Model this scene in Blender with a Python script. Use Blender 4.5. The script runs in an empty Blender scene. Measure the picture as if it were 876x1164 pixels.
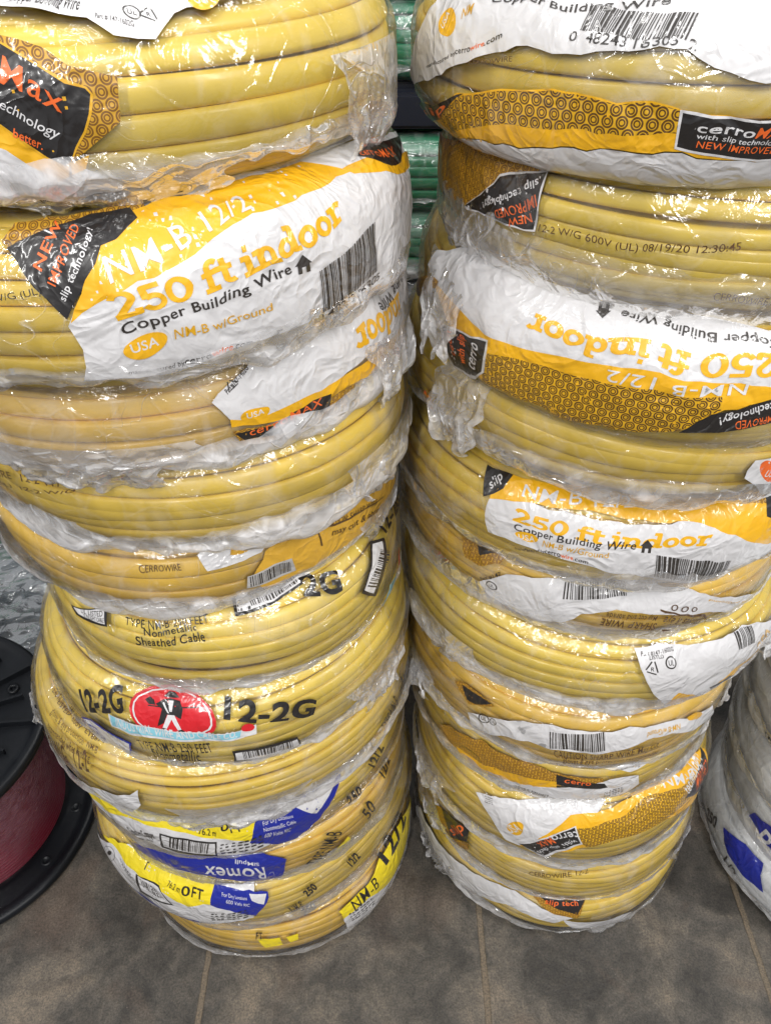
import bpy, bmesh, math, random
import numpy as np
from mathutils import Vector, Matrix

rng = np.random.default_rng(7)
random.seed(7)
scene = bpy.context.scene
COL = scene.collection
PI = math.pi

# ------------------------------------------------------------------ noise
_perm = np.random.default_rng(3).permutation(4096)
_grad = np.random.default_rng(4).uniform(-1, 1, 4096)

def vnoise(x, y, seed=0, px=None):
    """smooth value noise, optional integer period in x"""
    x = np.asarray(x, float); y = np.asarray(y, float)
    xi = np.floor(x).astype(int); yi = np.floor(y).astype(int)
    fx = x - xi; fy = y - yi
    fx = fx * fx * fx * (fx * (fx * 6 - 15) + 10); fy = fy * fy * fy * (fy * (fy * 6 - 15) + 10)
    def h(a, b):
        if px: a = np.mod(a, px)
        return _grad[_perm[(_perm[(a + seed * 131) & 4095] + b * 57 + seed * 17) & 4095]]
    return (h(xi, yi) * (1 - fx) + h(xi + 1, yi) * fx) * (1 - fy) + (h(xi, yi + 1) * (1 - fx) + h(xi + 1, yi + 1) * fx) * fy

def fbm(x, y, seed=0, px=None, octs=3):
    s = 0; a = 1
    for k in range(octs):
        s = s + a * vnoise(x * 2 ** k, y * 2 ** k, seed + k * 7, px * 2 ** k if px else None); a *= .5
    return s

def ridged(x, y, seed=0, px=None, octs=2):
    s = 0; a = 1
    for k in range(octs):
        s = s + a * (1 - np.abs(vnoise(x * 2 ** k, y * 2 ** k, seed + k * 5, px * 2 ** k if px else None)) * 2.2) ; a *= .5
    return s - .6

# ------------------------------------------------------------------ materials
def newmat(name):
    m = bpy.data.materials.new(name); m.use_nodes = True
    nt = m.node_tree; nt.nodes.clear()
    out = nt.nodes.new('ShaderNodeOutputMaterial')
    return m, nt, out

def N(nt, t, **kw):
    n = nt.nodes.new(t)
    for k, v in kw.items():
        if k.startswith('i_'):
            key = k[2:]
            key = int(key) if key.isdigit() else key.replace('_', ' ')
            n.inputs[key].default_value = v
        else: setattr(n, k, v)
    return n

def L(nt, a, b): nt.links.new(a, b)

def M_(nt, op, a, b=None, c=None, clamp=False):
    n = nt.nodes.new('ShaderNodeMath'); n.operation = op; n.use_clamp = clamp
    for i, v in enumerate((a, b, c)):
        if v is None: continue
        if isinstance(v, (int, float)): n.inputs[i].default_value = v
        else: L(nt, v, n.inputs[i])
    return n.outputs[0]

def ramp(nt, fac, stops):
    r = nt.nodes.new('ShaderNodeValToRGB')
    e = r.color_ramp.elements
    while len(e) > len(stops): e.remove(e[-1])
    while len(e) < len(stops): e.new(.5)
    for i, (p, c) in enumerate(stops):
        e[i].position = p; e[i].color = (*c, 1) if len(c) == 3 else c
    L(nt, fac, r.inputs[0]); return r.outputs[0]

def pbr(name, col, rough=.45, var=.08, bump=.15, bscale=400, coat=0., metal=0., spec=.5, vscale=30, bdist=.0006):
    m, nt, out = newmat(name)
    p = N(nt, 'ShaderNodeBsdfPrincipled'); L(nt, p.outputs[0], out.inputs[0])
    tc = N(nt, 'ShaderNodeTexCoord')
    n1 = N(nt, 'ShaderNodeTexNoise', i_Scale=vscale, i_Detail=4.); L(nt, tc.outputs['Object'], n1.inputs['Vector'])
    lo = tuple(c * (1 - var) for c in col); hi = tuple(min(1, c * (1 + var)) for c in col)
    L(nt, ramp(nt, n1.outputs[0], [(.3, lo), (.7, hi)]), p.inputs['Base Color'])
    p.inputs['Roughness'].default_value = rough; p.inputs['Metallic'].default_value = metal
    p.inputs['Coat Weight'].default_value = coat; p.inputs['Coat Roughness'].default_value = .15
    p.inputs['Specular IOR Level'].default_value = spec
    if bump:
        n2 = N(nt, 'ShaderNodeTexNoise', i_Scale=bscale, i_Detail=3.); L(nt, tc.outputs['Object'], n2.inputs['Vector'])
        b = N(nt, 'ShaderNodeBump', i_Strength=bump, i_Distance=bdist); L(nt, n2.outputs[0], b.inputs['Height'])
        L(nt, b.outputs[0], p.inputs['Normal'])
    return m

def film_mat(name, milk0=.10, tint=(.95, .94, .96), gain=1.0, rough=.15):
    m, nt, out = newmat(name)
    tc = N(nt, 'ShaderNodeTexCoord')
    oi = N(nt, 'ShaderNodeObjectInfo')
    off = N(nt, 'ShaderNodeVectorMath', operation='SCALE'); L(nt, tc.outputs['Object'], off.inputs[0]); off.inputs['Scale'].default_value = 1
    add = N(nt, 'ShaderNodeVectorMath', operation='ADD'); L(nt, off.outputs[0], add.inputs[0])
    cmb = N(nt, 'ShaderNodeCombineXYZ'); r10 = M_(nt, 'MULTIPLY', oi.outputs['Random'], 37.0)
    for i in range(3): L(nt, r10, cmb.inputs[i])
    L(nt, cmb.outputs[0], add.inputs[1]); P = add.outputs[0]
    # wrinkles : distorted noise + voronoi creases
    nz = N(nt, 'ShaderNodeTexNoise', i_Scale=55., i_Detail=3., i_Distortion=1.6); L(nt, P, nz.inputs['Vector'])
    wa = N(nt, 'ShaderNodeTexNoise', i_Scale=16., i_Detail=2., i_Distortion=.6); L(nt, P, wa.inputs['Vector'])
    mp = N(nt, 'ShaderNodeVectorMath', operation='MULTIPLY_ADD'); L(nt, wa.outputs['Color'], mp.inputs[0]); mp.inputs[1].default_value = (.05, .05, .05); L(nt, P, mp.inputs[2])
    vo = N(nt, 'ShaderNodeTexVoronoi', feature='DISTANCE_TO_EDGE', i_Scale=38.); L(nt, mp.outputs[0], vo.inputs['Vector'])
    cre = N(nt, 'ShaderNodeMapRange', i_1=0., i_2=.06, i_3=1., i_4=0.); L(nt, vo.outputs['Distance'], cre.inputs[0])
    fine = N(nt, 'ShaderNodeTexNoise', i_Scale=230., i_Detail=2., i_Distortion=1.0); L(nt, P, fine.inputs['Vector'])
    ln = N(nt, 'ShaderNodeTexNoise', i_Scale=13., i_Detail=1., i_Distortion=2.6); L(nt, P, ln.inputs['Vector'])
    l1 = N(nt, 'ShaderNodeMapRange', i_1=.0, i_2=.0065, i_3=1., i_4=0.); L(nt, M_(nt, 'ABSOLUTE', M_(nt, 'SUBTRACT', ln.outputs[0], .5)), l1.inputs[0])
    l2 = N(nt, 'ShaderNodeMapRange', i_1=.0, i_2=.0050, i_3=1., i_4=0.); L(nt, M_(nt, 'ABSOLUTE', M_(nt, 'SUBTRACT', ln.outputs[0], .40)), l2.inputs[0])
    lm = N(nt, 'ShaderNodeMapRange', i_1=.50, i_2=.60, i_3=0., i_4=1.); L(nt, wa.outputs[0], lm.inputs[0])
    lines = M_(nt, 'MULTIPLY', M_(nt, 'MAXIMUM', l1.outputs[0], l2.outputs[0]), lm.outputs[0])
    h = M_(nt, 'ADD', M_(nt, 'MULTIPLY', lines, .5), M_(nt, 'MULTIPLY', nz.outputs[0], 1.0))
    h = M_(nt, 'ADD', h, M_(nt, 'ADD', M_(nt, 'MULTIPLY', cre.outputs[0], .22), M_(nt, 'MULTIPLY', fine.outputs[0], .05)))
    bp = N(nt, 'ShaderNodeBump', i_Strength=.6, i_Distance=.0030); L(nt, h, bp.inputs['Height'])
    at = N(nt, 'ShaderNodeAttribute', attribute_name='milk')
    # milky patches
    mk = N(nt, 'ShaderNodeTexNoise', i_Scale=20., i_Detail=5., i_Distortion=1.2); L(nt, P, mk.inputs['Vector'])
    mk2 = N(nt, 'ShaderNodeMapRange', i_1=.48, i_2=.78, i_3=0., i_4=.20 * gain); L(nt, mk.outputs[0], mk2.inputs[0])
    stv = N(nt, 'ShaderNodeMapRange', i_1=.0, i_2=1., i_3=.0, i_4=.05 * gain); L(nt, cre.outputs[0], stv.inputs[0])
    fm = N(nt, 'ShaderNodeMapRange', i_1=.35, i_2=.65, i_3=.50, i_4=1.25); L(nt, nz.outputs[0], fm.inputs[0])
    rim = M_(nt, 'MULTIPLY', M_(nt, 'MULTIPLY', at.outputs['Fac'], 1.25), fm.outputs[0])
    rim = M_(nt, 'ADD', rim, M_(nt, 'MULTIPLY', lines, .22))
    tot = M_(nt, 'ADD', M_(nt, 'ADD', mk2.outputs[0], stv.outputs[0]), M_(nt, 'ADD', rim, milk0), clamp=True)
    tot = M_(nt, 'MINIMUM', tot, .93)
    df = N(nt, 'ShaderNodeBsdfDiffuse', i_Color=(*tint, 1)); L(nt, bp.outputs[0], df.inputs['Normal'])
    tl = N(nt, 'ShaderNodeBsdfTranslucent', i_Color=(*tint, 1)); L(nt, bp.outputs[0], tl.inputs['Normal'])
    mx = N(nt, 'ShaderNodeMixShader', i_0=.2); L(nt, df.outputs[0], mx.inputs[1]); L(nt, tl.outputs[0], mx.inputs[2])
    tr = N(nt, 'ShaderNodeBsdfTransparent', i_Color=(.99, .99, .985, 1))
    m1 = N(nt, 'ShaderNodeMixShader'); L(nt, tot, m1.inputs[0]); L(nt, tr.outputs[0], m1.inputs[1]); L(nt, mx.outputs[0], m1.inputs[2])
    gl = N(nt, 'ShaderNodeBsdfGlossy', i_Roughness=rough, i_Color=(1, 1, 1, 1)); L(nt, bp.outputs[0], gl.inputs['Normal'])
    fr = N(nt, 'ShaderNodeFresnel', i_IOR=1.5)
    ff = M_(nt, 'MULTIPLY', M_(nt, 'ADD', M_(nt, 'MULTIPLY', fr.outputs[0], .55), .055), M_(nt, 'SUBTRACT', 1.0, M_(nt, 'MULTIPLY', at.outputs['Fac'], .55), clamp=True), clamp=True)
    m2 = N(nt, 'ShaderNodeMixShader'); L(nt, ff, m2.inputs[0]); L(nt, m1.outputs[0], m2.inputs[1]); L(nt, gl.outputs[0], m2.inputs[2])
    L(nt, m2.outputs[0], out.inputs[0])
    return m

def honey_mat(name, base, ink, cell=.0068, r1=.36, r2=.19, w=.065):
    """gold print with an all-over pattern of linked rings, laid out in the label's own flat coordinates"""
    m, nt, out = newmat(name)
    p = N(nt, 'ShaderNodeBsdfPrincipled', i_Roughness=.38); L(nt, p.outputs[0], out.inputs[0])
    uv = N(nt, 'ShaderNodeUVMap', uv_map='UVMap')
    sc = N(nt, 'ShaderNodeVectorMath', operation='SCALE'); sc.inputs['Scale'].default_value = 1 / cell; L(nt, uv.outputs[0], sc.inputs[0])
    sx = N(nt, 'ShaderNodeSeparateXYZ'); L(nt, sc.outputs[0], sx.inputs[0])
    ds = []
    for o in (0., .5):
        fx = M_(nt, 'SUBTRACT', M_(nt, 'FRACT', M_(nt, 'ADD', sx.outputs[0], o + 100)), .5)
        fy = M_(nt, 'MULTIPLY', M_(nt, 'SUBTRACT', M_(nt, 'FRACT', M_(nt, 'ADD', M_(nt, 'DIVIDE', sx.outputs[1], 1.5), o + 100)), .5), 1.5)
        ds.append(M_(nt, 'SQRT', M_(nt, 'ADD', M_(nt, 'MULTIPLY', fx, fx), M_(nt, 'MULTIPLY', fy, fy))))
    d = M_(nt, 'MINIMUM', ds[0], ds[1])
    a = M_(nt, 'LESS_THAN', M_(nt, 'ABSOLUTE', M_(nt, 'SUBTRACT', d, r1)), w)
    b = M_(nt, 'LESS_THAN', M_(nt, 'ABSOLUTE', M_(nt, 'SUBTRACT', d, r2)), w * .8)
    k = M_(nt, 'MAXIMUM', a, b)
    mx = N(nt, 'ShaderNodeMix', data_type='RGBA'); L(nt, k, mx.inputs[0]); mx.inputs[6].default_value = (*base, 1); mx.inputs[7].default_value = (*ink, 1)
    L(nt, mx.outputs[2], p.inputs['Base Color'])
    tc = N(nt, 'ShaderNodeTexCoord')
    nb = foil_bump(nt, tc); L(nt, nb, p.inputs['Normal']); p.inputs['Coat Weight'].default_value = .7; p.inputs['Coat Roughness'].default_value = .1; L(nt, nb, p.inputs['Coat Normal'])
    return m

YEL = (.64, .45, .075)
MAT = {}
def mk(k, *a, **kw): MAT[k] = pbr(k, *a, **kw)
mk('cable_yellow', (.76, .525, .060), .42, .05, .12, coat=.15, vscale=14)
mk('cable_amber', (.75, .465, .050), .42, .05, .12, coat=.15, vscale=14)
mk('cable_bright', (.81, .585, .078), .40, .05, .12, coat=.2, vscale=14)
mk('cable_green', (.001, .20, .085), .35, .15, .1, coat=.3, vscale=10)
mk('cable_black', (.012, .014, .016), .35, .15, .1, coat=.3, vscale=10)
mk('cable_white', (.90, .91, .93), .4, .06, .1, coat=.2, vscale=10)
mk('cable_red', (.24, .012, .035), .32, .2, .1, coat=.4, vscale=10)
def foil_bump(nt, tc, strength=.55):
    """creases of printed shrink film"""
    w_ = N(nt, 'ShaderNodeTexNoise', i_Scale=30., i_Detail=2., i_Distortion=1.4); L(nt, tc.outputs['Object'], w_.inputs['Vector'])
    w2 = N(nt, 'ShaderNodeTexNoise', i_Scale=95., i_Detail=2., i_Distortion=.8); L(nt, tc.outputs['Object'], w2.inputs['Vector'])
    rg = M_(nt, 'ABSOLUTE', M_(nt, 'SUBTRACT', w_.outputs[0], .5))
    h = M_(nt, 'ADD', M_(nt, 'MULTIPLY', rg, -2.2), M_(nt, 'MULTIPLY', w2.outputs[0], .45))
    b = N(nt, 'ShaderNodeBump', i_Strength=strength, i_Distance=.0042); L(nt, h, b.inputs['Height'])
    return b.outputs[0]
def pprint(name, col, rough=.36, var=.04):
    m, nt, out = newmat(name); p = N(nt, 'ShaderNodeBsdfPrincipled', i_Roughness=rough); L(nt, p.outputs[0], out.inputs[0])
    tc = N(nt, 'ShaderNodeTexCoord'); n1 = N(nt, 'ShaderNodeTexNoise', i_Scale=25., i_Detail=3.); L(nt, tc.outputs['Object'], n1.inputs['Vector'])
    L(nt, ramp(nt, n1.outputs[0], [(.3, tuple(c * (1 - var) for c in col)), (.7, tuple(min(1, c * (1 + var)) for c in col))]), p.inputs['Base Color'])
    p.inputs['Coat Weight'].default_value = .7; p.inputs['Coat Roughness'].default_value = .10
    nb = foil_bump(nt, tc); L(nt, nb, p.inputs['Normal']); L(nt, nb, p.inputs['Coat Normal'])
    MAT[name] = m
pprint('print_white', (.60, .59, .60), .38, .03)
pprint('print_gold', (.73, .385, .010), .38, .06)
pprint('print_gold_deep', (.62, .33, .012), .38, .06)
pprint('print_yellow', (.76, .60, .015), .38, .04)
pprint('print_black', (.014, .012, .012), .33, .1)
pprint('print_ink', (.03, .025, .022), .4, .1)
pprint('print_brown_ink', (.085, .04, .012), .4, .1)
pprint('print_amber', (.60, .34, .035), .38, .06)
pprint('print_orange', (.75, .13, .02), .38, .06)
pprint('print_red', (.55, .012, .02), .38, .06)
pprint('print_blue', (.008, .018, .26), .35, .06)
pprint('print_skyblue', (.22, .50, .60), .38, .06)
pprint('print_gray', (.42, .41, .40), .38, .06)
MAT['honey_gold'] = honey_mat('honey_gold', (.62, .35, .012), (.10, .045, .008))
MAT['honey_amber'] = honey_mat('honey_amber', (.50, .27, .02), (.17, .075, .01), cell=.0058)
MAT['film'] = film_mat('film', .02)
MAT['film_white'] = film_mat('film_white', .32, tint=(.97, .98, 1.0), gain=1.5)
MAT['film_milky'] = film_mat('film_milky', .08, gain=1.3)
MAT['film_clear'] = film_mat('film_clear', .015, gain=.5)
MAT['film_reel'] = film_mat('film_reel', .01, tint=(.46, .24, .31), gain=.3)
MAT['film_gray'] = film_mat('film_gray', .07, tint=(.40, .47, .52), gain=1.2)
mk('reel_black', (.005, .006, .008), .42, .3, .35, bscale=260, vscale=20, spec=.3)
mk('shelf_metal', (.010, .012, .020), .35, .1, .1, vscale=8)
mk('backdrop_dark', (.015, .016, .018), .7, .2, .2, vscale=8)

# ------------------------------------------------------------------ mesh builder
class MB:
    def __init__(s): s.v = []; s.f = []; s.m = []; s.mats = []; s.uv = []; s.milk = []; s.n = 0; s.sm = []
    def mi(s, k):
        if k not in s.mats: s.mats.append(k)
        return s.mats.index(k)
    def add(s, V, F, mat, smooth=True, uv=None, milk=None):
        V = np.asarray(V, float).reshape(-1, 3)
        mis = s.mi(mat) if isinstance(mat, str) else None
        for i, f in enumerate(F):
            s.f.append(tuple(int(a) + s.n for a in f))
            s.m.append(mis if mis is not None else s.mi(mat[i])); s.sm.append(smooth)
        s.v.append(V); s.uv.append(np.zeros((len(V), 2)) if uv is None else np.asarray(uv, float))
        s.milk.append(np.zeros(len(V)) if milk is None else np.asarray(milk, float).ravel())
        s.n += len(V)
    def grid(s, P, mat, cu=False, cv=False, **kw):
        nu, nv = P.shape[:2]
        I = np.arange(nu * nv).reshape(nu, nv)
        a = I if cu else I[:-1]; a2 = np.roll(I, -1, 0) if cu else I[1:]
        if cv: A, B, C, D = a, a2, np.roll(a2, -1, 1), np.roll(a, -1, 1)
        else: A, B, C, D = a[:, :-1], a2[:, :-1], a2[:, 1:], a[:, 1:]
        F = np.stack([A, B, C, D], -1).reshape(-1, 4).tolist()
        s.add(P.reshape(-1, 3), F, mat, **kw)
    def build(s, name, parent=None, loc=None):
        me = bpy.data.meshes.new(name)
        V = np.concatenate(s.v)
        me.from_pydata(V.tolist(), [], s.f)
        for k in s.mats: me.materials.append(MAT[k])
        me.polygons.foreach_set('material_index', np.array(s.m, dtype=np.int32))
        me.polygons.foreach_set('use_smooth', np.array(s.sm, dtype=bool))
        li = np.zeros(len(me.loops), dtype=np.int32); me.loops.foreach_get('vertex_index', li)
        ul = me.uv_layers.new(name='UVMap'); ul.data.foreach_set('uv', np.concatenate(s.uv)[li].astype(np.float32).ravel())
        mkv = np.concatenate(s.milk)
        if mkv.any():
            at = me.attributes.new('milk', 'FLOAT', 'POINT'); at.data.foreach_set('value', mkv.astype(np.float32))
        me.update()
        o = bpy.data.objects.new(name, me); COL.objects.link(o)
        if parent: o.parent = parent
        if loc is not None: o.location = loc
        return o

def tag(o, label=None, cat=None, group=None, kind=None):
    if label: o['label'] = label
    if cat: o['category'] = cat
    if group: o['group'] = group
    if kind: o['kind'] = kind
    return o

def thing(name, loc, label, cat, group=None, rot=(0, 0, 0)):
    o = bpy.data.objects.new(name, None); COL.objects.link(o)
    o.location = loc; o.rotation_euler = rot
    o.empty_display_size = .05
    return tag(o, label, cat, group)

# ------------------------------------------------------------------ coil geometry
class Coil:
    """u runs round the coil (0 faces -Y, + to the right), v is arc length up the cross-section, v=0 at the middle of the outer side"""
    def __init__(s, x, y, z, T, R, seed, W=.052, flat=.62, wob=.0022, tilt=(0, 0)):
        s.x, s.y, s.z, s.T, s.R, s.seed, s.W, s.wob, s.tilt = x, y, z, T, R, seed, W, wob, tilt
        ph = np.linspace(-PI / 2, PI / 2 + PI * .62, 500)
        c, sn = np.cos(ph), np.sin(ph)
        r = (R - W) + W * np.sign(c) * np.abs(c) ** np.where(sn < 0, flat * .55, flat)      # fuller towards the sagging bottom
        zz = T / 2 + T / 2 * np.sign(sn) * np.abs(sn) ** .80
        d = np.hypot(np.diff(r), np.diff(zz)); a = np.concatenate([[0], np.cumsum(d)])
        i0 = np.argmin(np.abs(ph)); a -= a[i0]
        s.a, s.r, s.zz = a, r, zz
        k = 12
        tr = np.gradient(np.convolve(np.pad(r, k, 'edge'), np.ones(2 * k + 1) / (2 * k + 1), 'valid'), a); tz = np.gradient(np.convolve(np.pad(zz, k, 'edge'), np.ones(2 * k + 1) / (2 * k + 1), 'valid'), a)
        l = np.hypot(tr, tz) + 1e-9
        s.nr, s.nz = tz / l, -tr / l
        s.vmin, s.vmax = a[0], a[-1]
    def low(s, th, v):
        x = th / (2 * PI)
        return s.wob * (1.4 * vnoise(x * 8, v * 9, s.seed, 8) + .35 * vnoise(x * 20, v * 16, s.seed + 3, 20))
    def wr(s, th, v):      # label / film wrinkle shared by both
        x = th / (2 * PI)
        return .0007 * fbm(x * 56 + v * 60, v * 38, s.seed + 11, None, 2)
    def pt(s, u, v, off=0., wr=False):
        u = np.asarray(u, float); v = np.asarray(v, float); th = u / s.R
        r = np.interp(v, s.a, s.r); z = np.interp(v, s.a, s.zz); nr = np.interp(v, s.a, s.nr); nz = np.interp(v, s.a, s.nz)
        d = off + s.low(th, v) + (s.wr(th, v) if wr else 0)
        rr = r + nr * d; z = z + nz * d
        return np.stack([rr * np.sin(th), -rr * np.cos(th), z], -1)

def cable_mesh(c, mat, band=.0125, strays=2, wobv=.0012, offv=.0014, nu=200, sq=.62):
    mb = MB(); th = np.linspace(0, 2 * PI, nu, endpoint=False); u = th * c.R
    # dark-grooved core under the windings
    vv = np.linspace(c.vmin, c.vmax, 40)
    U, V = np.meshgrid(u, vv, indexing='ij')
    mb.grid(c.pt(U, V, -.0085), mat, cu=True)
    # inner wall of the ring
    ri, zi = c.r[-1], c.zz[-1]
    zz = np.linspace(zi, .0, 8); T2, Z2 = np.meshgrid(th, zz, indexing='ij')
    rr = ri - .004 - .004 * np.sin(Z2 / c.T * 40)
    mb.grid(np.stack([rr * np.sin(T2), -rr * np.cos(T2), Z2], -1), mat, cu=True)
    n = int(round((c.vmax - c.vmin) / band)); band = (c.vmax - c.vmin) / n
    r2 = np.random.default_rng(c.seed)
    sec = np.linspace(0, 2 * PI, 12, endpoint=False)
    sv = np.sign(np.cos(sec)) * np.abs(np.cos(sec)) ** sq; so = np.sign(np.sin(sec)) * np.abs(np.sin(sec)) ** .8
    x = th / (2 * PI)
    lanes = []
    for k in range(n):
        ph = r2.uniform(0, 10)
        dv = wobv * (vnoise(x * 5 + 0, 0 * x + ph, c.seed + 40, 5) + vnoise(x * 5, 0 * x + k * .35, c.seed + 77, 5))
        do = offv * (vnoise(x * 6, 0 * x + ph + 3, c.seed + 50 + k, 6) * 1.2 + r2.uniform(-.9, .9))
        lanes.append((c.vmin + (k + .5) * band + dv, do, band * .5 * r2.uniform(.92, 1.05)))
    for k in range(strays):      # turns that cross over their neighbours
        a = r2.uniform(.1, .6) * (c.vmax - c.vmin) * .6 + c.vmin; b = a + r2.uniform(-2.2, 2.2) * band
        t0 = r2.uniform(0, 1); t = np.mod(x + t0, 1)
        s_ = np.where(t < .5, t * 2, 2 - 2 * t); s_ = s_ * s_ * (3 - 2 * s_)
        lanes.append((a + (b - a) * s_, .0018 * np.sin(PI * np.clip((s_ - .1) / .8, 0, 1)) + .0003, band * .46))
    for vc, do, hb in lanes:
        U = np.repeat(u[:, None], len(sec), 1)
        V = vc[:, None] + hb * sv[None, :]
        O = do[:, None] - .0034 + .0038 * so[None, :]
        mb.grid(c.pt(U, V, O), mat, cu=True, cv=True)
    c.lanes = lanes
    return mb

def film_mesh(c, mat='film', nu=420, nv=30, puff=.0012, skirt=.75, sk_v=None, sk_h=.027, sk_out=.008, top=True, base=.0042, flaps=()):
    mb = MB(); th = np.linspace(0, 2 * PI, nu, endpoint=False); u = th * c.R; x = th / (2 * PI)
    vv = np.linspace(c.vmin + .004, c.vmax if top else c.vmax * .5, nv)
    U, V = np.meshgrid(u, vv, indexing='ij'); X = U / c.R / (2 * PI)
    sd = c.seed
    big = vnoise(X * 14, V * 18, sd + 21, 14)
    O = base + puff * (.6 * fbm(X * 70 + 0, V * 45, sd + 5, 70, 3) + 1.1 * np.clip(big, 0, 1))
    P = c.pt(U, V, O, wr=True)
    mk_ = .35 * np.clip(ridged(X * 30, V * 30 + X * 8, sd + 9, None, 2) - .55, 0, 1) * skirt
    edge = np.clip(1 - (V - vv[0]) / .012, 0, 1)
    mk_ = np.clip(mk_ + edge * .08 * skirt, 0, 1)
    mb.grid(P, mat, cu=True, milk=mk_)
    if skirt > 0:
        # gathered, ragged hem of the wrap hanging at the lower rim
        nu2 = 520; th = np.linspace(0, 2 * PI, nu2, endpoint=False); u = th * c.R; x = th / (2 * PI); m = 14
        t = np.linspace(0, 1, m)
        v0 = (sk_v if sk_v is not None else -c.T * .5 * .55)
        rag = .62 + .62 * vnoise(x * 11, x * 0 + 2.2, sd + 31, 11) + .20 * vnoise(x * 50, x * 0 + 5.2, sd + 33, 50) + .08 * vnoise(x * 150, x * 0 + 5.2, sd + 34, 150)
        rag = np.clip(rag, .10, 1.5)
        U, Tt = np.meshgrid(u, t, indexing='ij'); X = U / c.R / (2 * PI); RG = rag[:, None]
        V = v0 + sk_h * .42 * RG - sk_h * RG * Tt + .0012 * vnoise(X * 80, Tt * 3, sd + 35, 80)
        V = np.maximum(V, c.vmin + .001 + Tt * .002)
        lump = fbm(X * 40, Tt * 1.8 + .3, sd + 36, 40, 3)
        O = base + .0012 + sk_out * RG * (np.sin(PI * np.clip(Tt * .8, 0, 1)) * .45 + .30 * Tt) + .0017 * lump * (.25 + Tt)
        P = c.pt(U, V, np.maximum(O, base + .0004), wr=True)
        P[..., 2] = np.maximum(P[..., 2], .0012 - c.z if c.z < .01 else -.006)
        mk_ = skirt * np.clip(.12 + 1.5 * Tt ** .85 - .28 * np.abs(lump), .03, 1.1) * np.clip(RG * 1.2, .3, 1.1)
        mb.grid(P, mat, cu=True, milk=mk_)
    # loose tongues of torn film standing off the coil
    for q, (u0, u1, v0, v1, amp) in enumerate(flaps):
        a = np.linspace(0, 1, 70); b = np.linspace(0, 1, 30); A_, B_ = np.meshgrid(a, b, indexing='ij')
        hw = .5 * (1 - .45 * B_) * (1 + .25 * vnoise(B_ * 4, B_ * 0 + q, sd + 70))
        Uf = (u0 + u1) / 2 + (u1 - u0) * (A_ - .5) * 2 * hw + .006 * vnoise(B_ * 5, A_ * 0 + q, sd + 71)
        Vf = v0 + (v1 - v0) * B_ * (1 + .18 * vnoise(A_ * 9, A_ * 0 + q, sd + 72))
        O = base + .001 + amp * B_ ** 1.5 * (1 + .35 * vnoise(A_ * 5, B_ * 2, sd + 73)) + .0035 * B_ * fbm(A_ * 10 + B_ * 3, B_ * 5, sd + 74, None, 3)
        Vc = np.clip(Vf, c.vmin + .002, c.vmax)
        P = c.pt(Uf, Vc, np.maximum(O, base)); P[..., 2] += (Vf - Vc)
        P[..., 2] = np.maximum(P[..., 2], .002 - c.z)
        mb.grid(P, mat, milk=.16 + .5 * np.clip(B_, 0, 1) ** 2 + .3 * np.clip(np.abs(A_ - .5) * 2 - .75, 0, 1))
    return mb

# COILS_BEGIN
# x, y front, z, T, R
def C_(x, yf, z, T, R, seed, **k): return Coil(x, yf + R, z, T, R, seed, **k)
RS = [
 C_(0.220, 0.374, 0.000, 0.092, 0.177, 101, tilt=(0.5, 0.5)),
 C_(0.216, 0.376, 0.085, 0.090, 0.171, 102, tilt=(1.0, 0.7)),
 C_(0.208, 0.376, 0.168, 0.111, 0.169, 103, tilt=(0.3, -0.2)),
 C_(0.201, 0.393, 0.274, 0.073, 0.165, 104, tilt=(-0.9, -0.9)),
 C_(0.193, 0.386, 0.342, 0.091, 0.165, 105, tilt=(-0.3, 0.4)),
 C_(0.201, 0.388, 0.433, 0.084, 0.183, 106, tilt=(-0.4, 1.9)),
 C_(0.194, 0.401, 0.514, 0.068, 0.179, 107, tilt=(-1.0, 2.4)),
 C_(0.188, 0.395, 0.583, 0.076, 0.173, 108, tilt=(0.0, 1.6)),
 C_(0.200, 0.388, 0.670, 0.072, 0.180, 109, tilt=(-0.2, 1.5)),
 C_(0.202, 0.378, 0.727, 0.083, 0.176, 110, tilt=(1.1, 0.7)),
 C_(0.213, 0.383, 0.806, 0.084, 0.171, 111, tilt=(0.1, 0.4)),
 C_(0.193, 0.376, 0.883, 0.079, 0.174, 112, tilt=(0.4, -2.1)),
]
LS = [
 C_(-0.149, 0.341, 0.001, 0.096, 0.177, 201, tilt=(-0.2, -0.0)),
 C_(-0.165, 0.342, 0.093, 0.095, 0.191, 202, tilt=(-0.2, -1.4)),
 C_(-0.154, 0.350, 0.180, 0.078, 0.175, 203, tilt=(-0.2, 0.5)),
 C_(-0.162, 0.344, 0.255, 0.074, 0.183, 204, tilt=(-0.9, -2.0)),
 C_(-0.166, 0.334, 0.333, 0.086, 0.193, 205, tilt=(-1.7, -2.3)),
 C_(-0.151, 0.346, 0.412, 0.091, 0.167, 206, tilt=(-0.2, -0.7)),
 C_(-0.141, 0.356, 0.502, 0.088, 0.152, 207, tilt=(-0.7, -0.5)),
 C_(-0.158, 0.369, 0.585, 0.068, 0.166, 208, tilt=(-1.0, -0.1)),
 C_(-0.142, 0.354, 0.654, 0.082, 0.158, 209, tilt=(-0.2, -0.4)),
 C_(-0.162, 0.345, 0.727, 0.077, 0.176, 210, tilt=(-0.1, -1.1)),
 C_(-0.161, 0.325, 0.796, 0.084, 0.171, 211, tilt=(0.6, -0.7)),
 C_(-0.178, 0.334, 0.883, 0.071, 0.178, 212, tilt=(-0.8, -0.4)),
]
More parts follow.
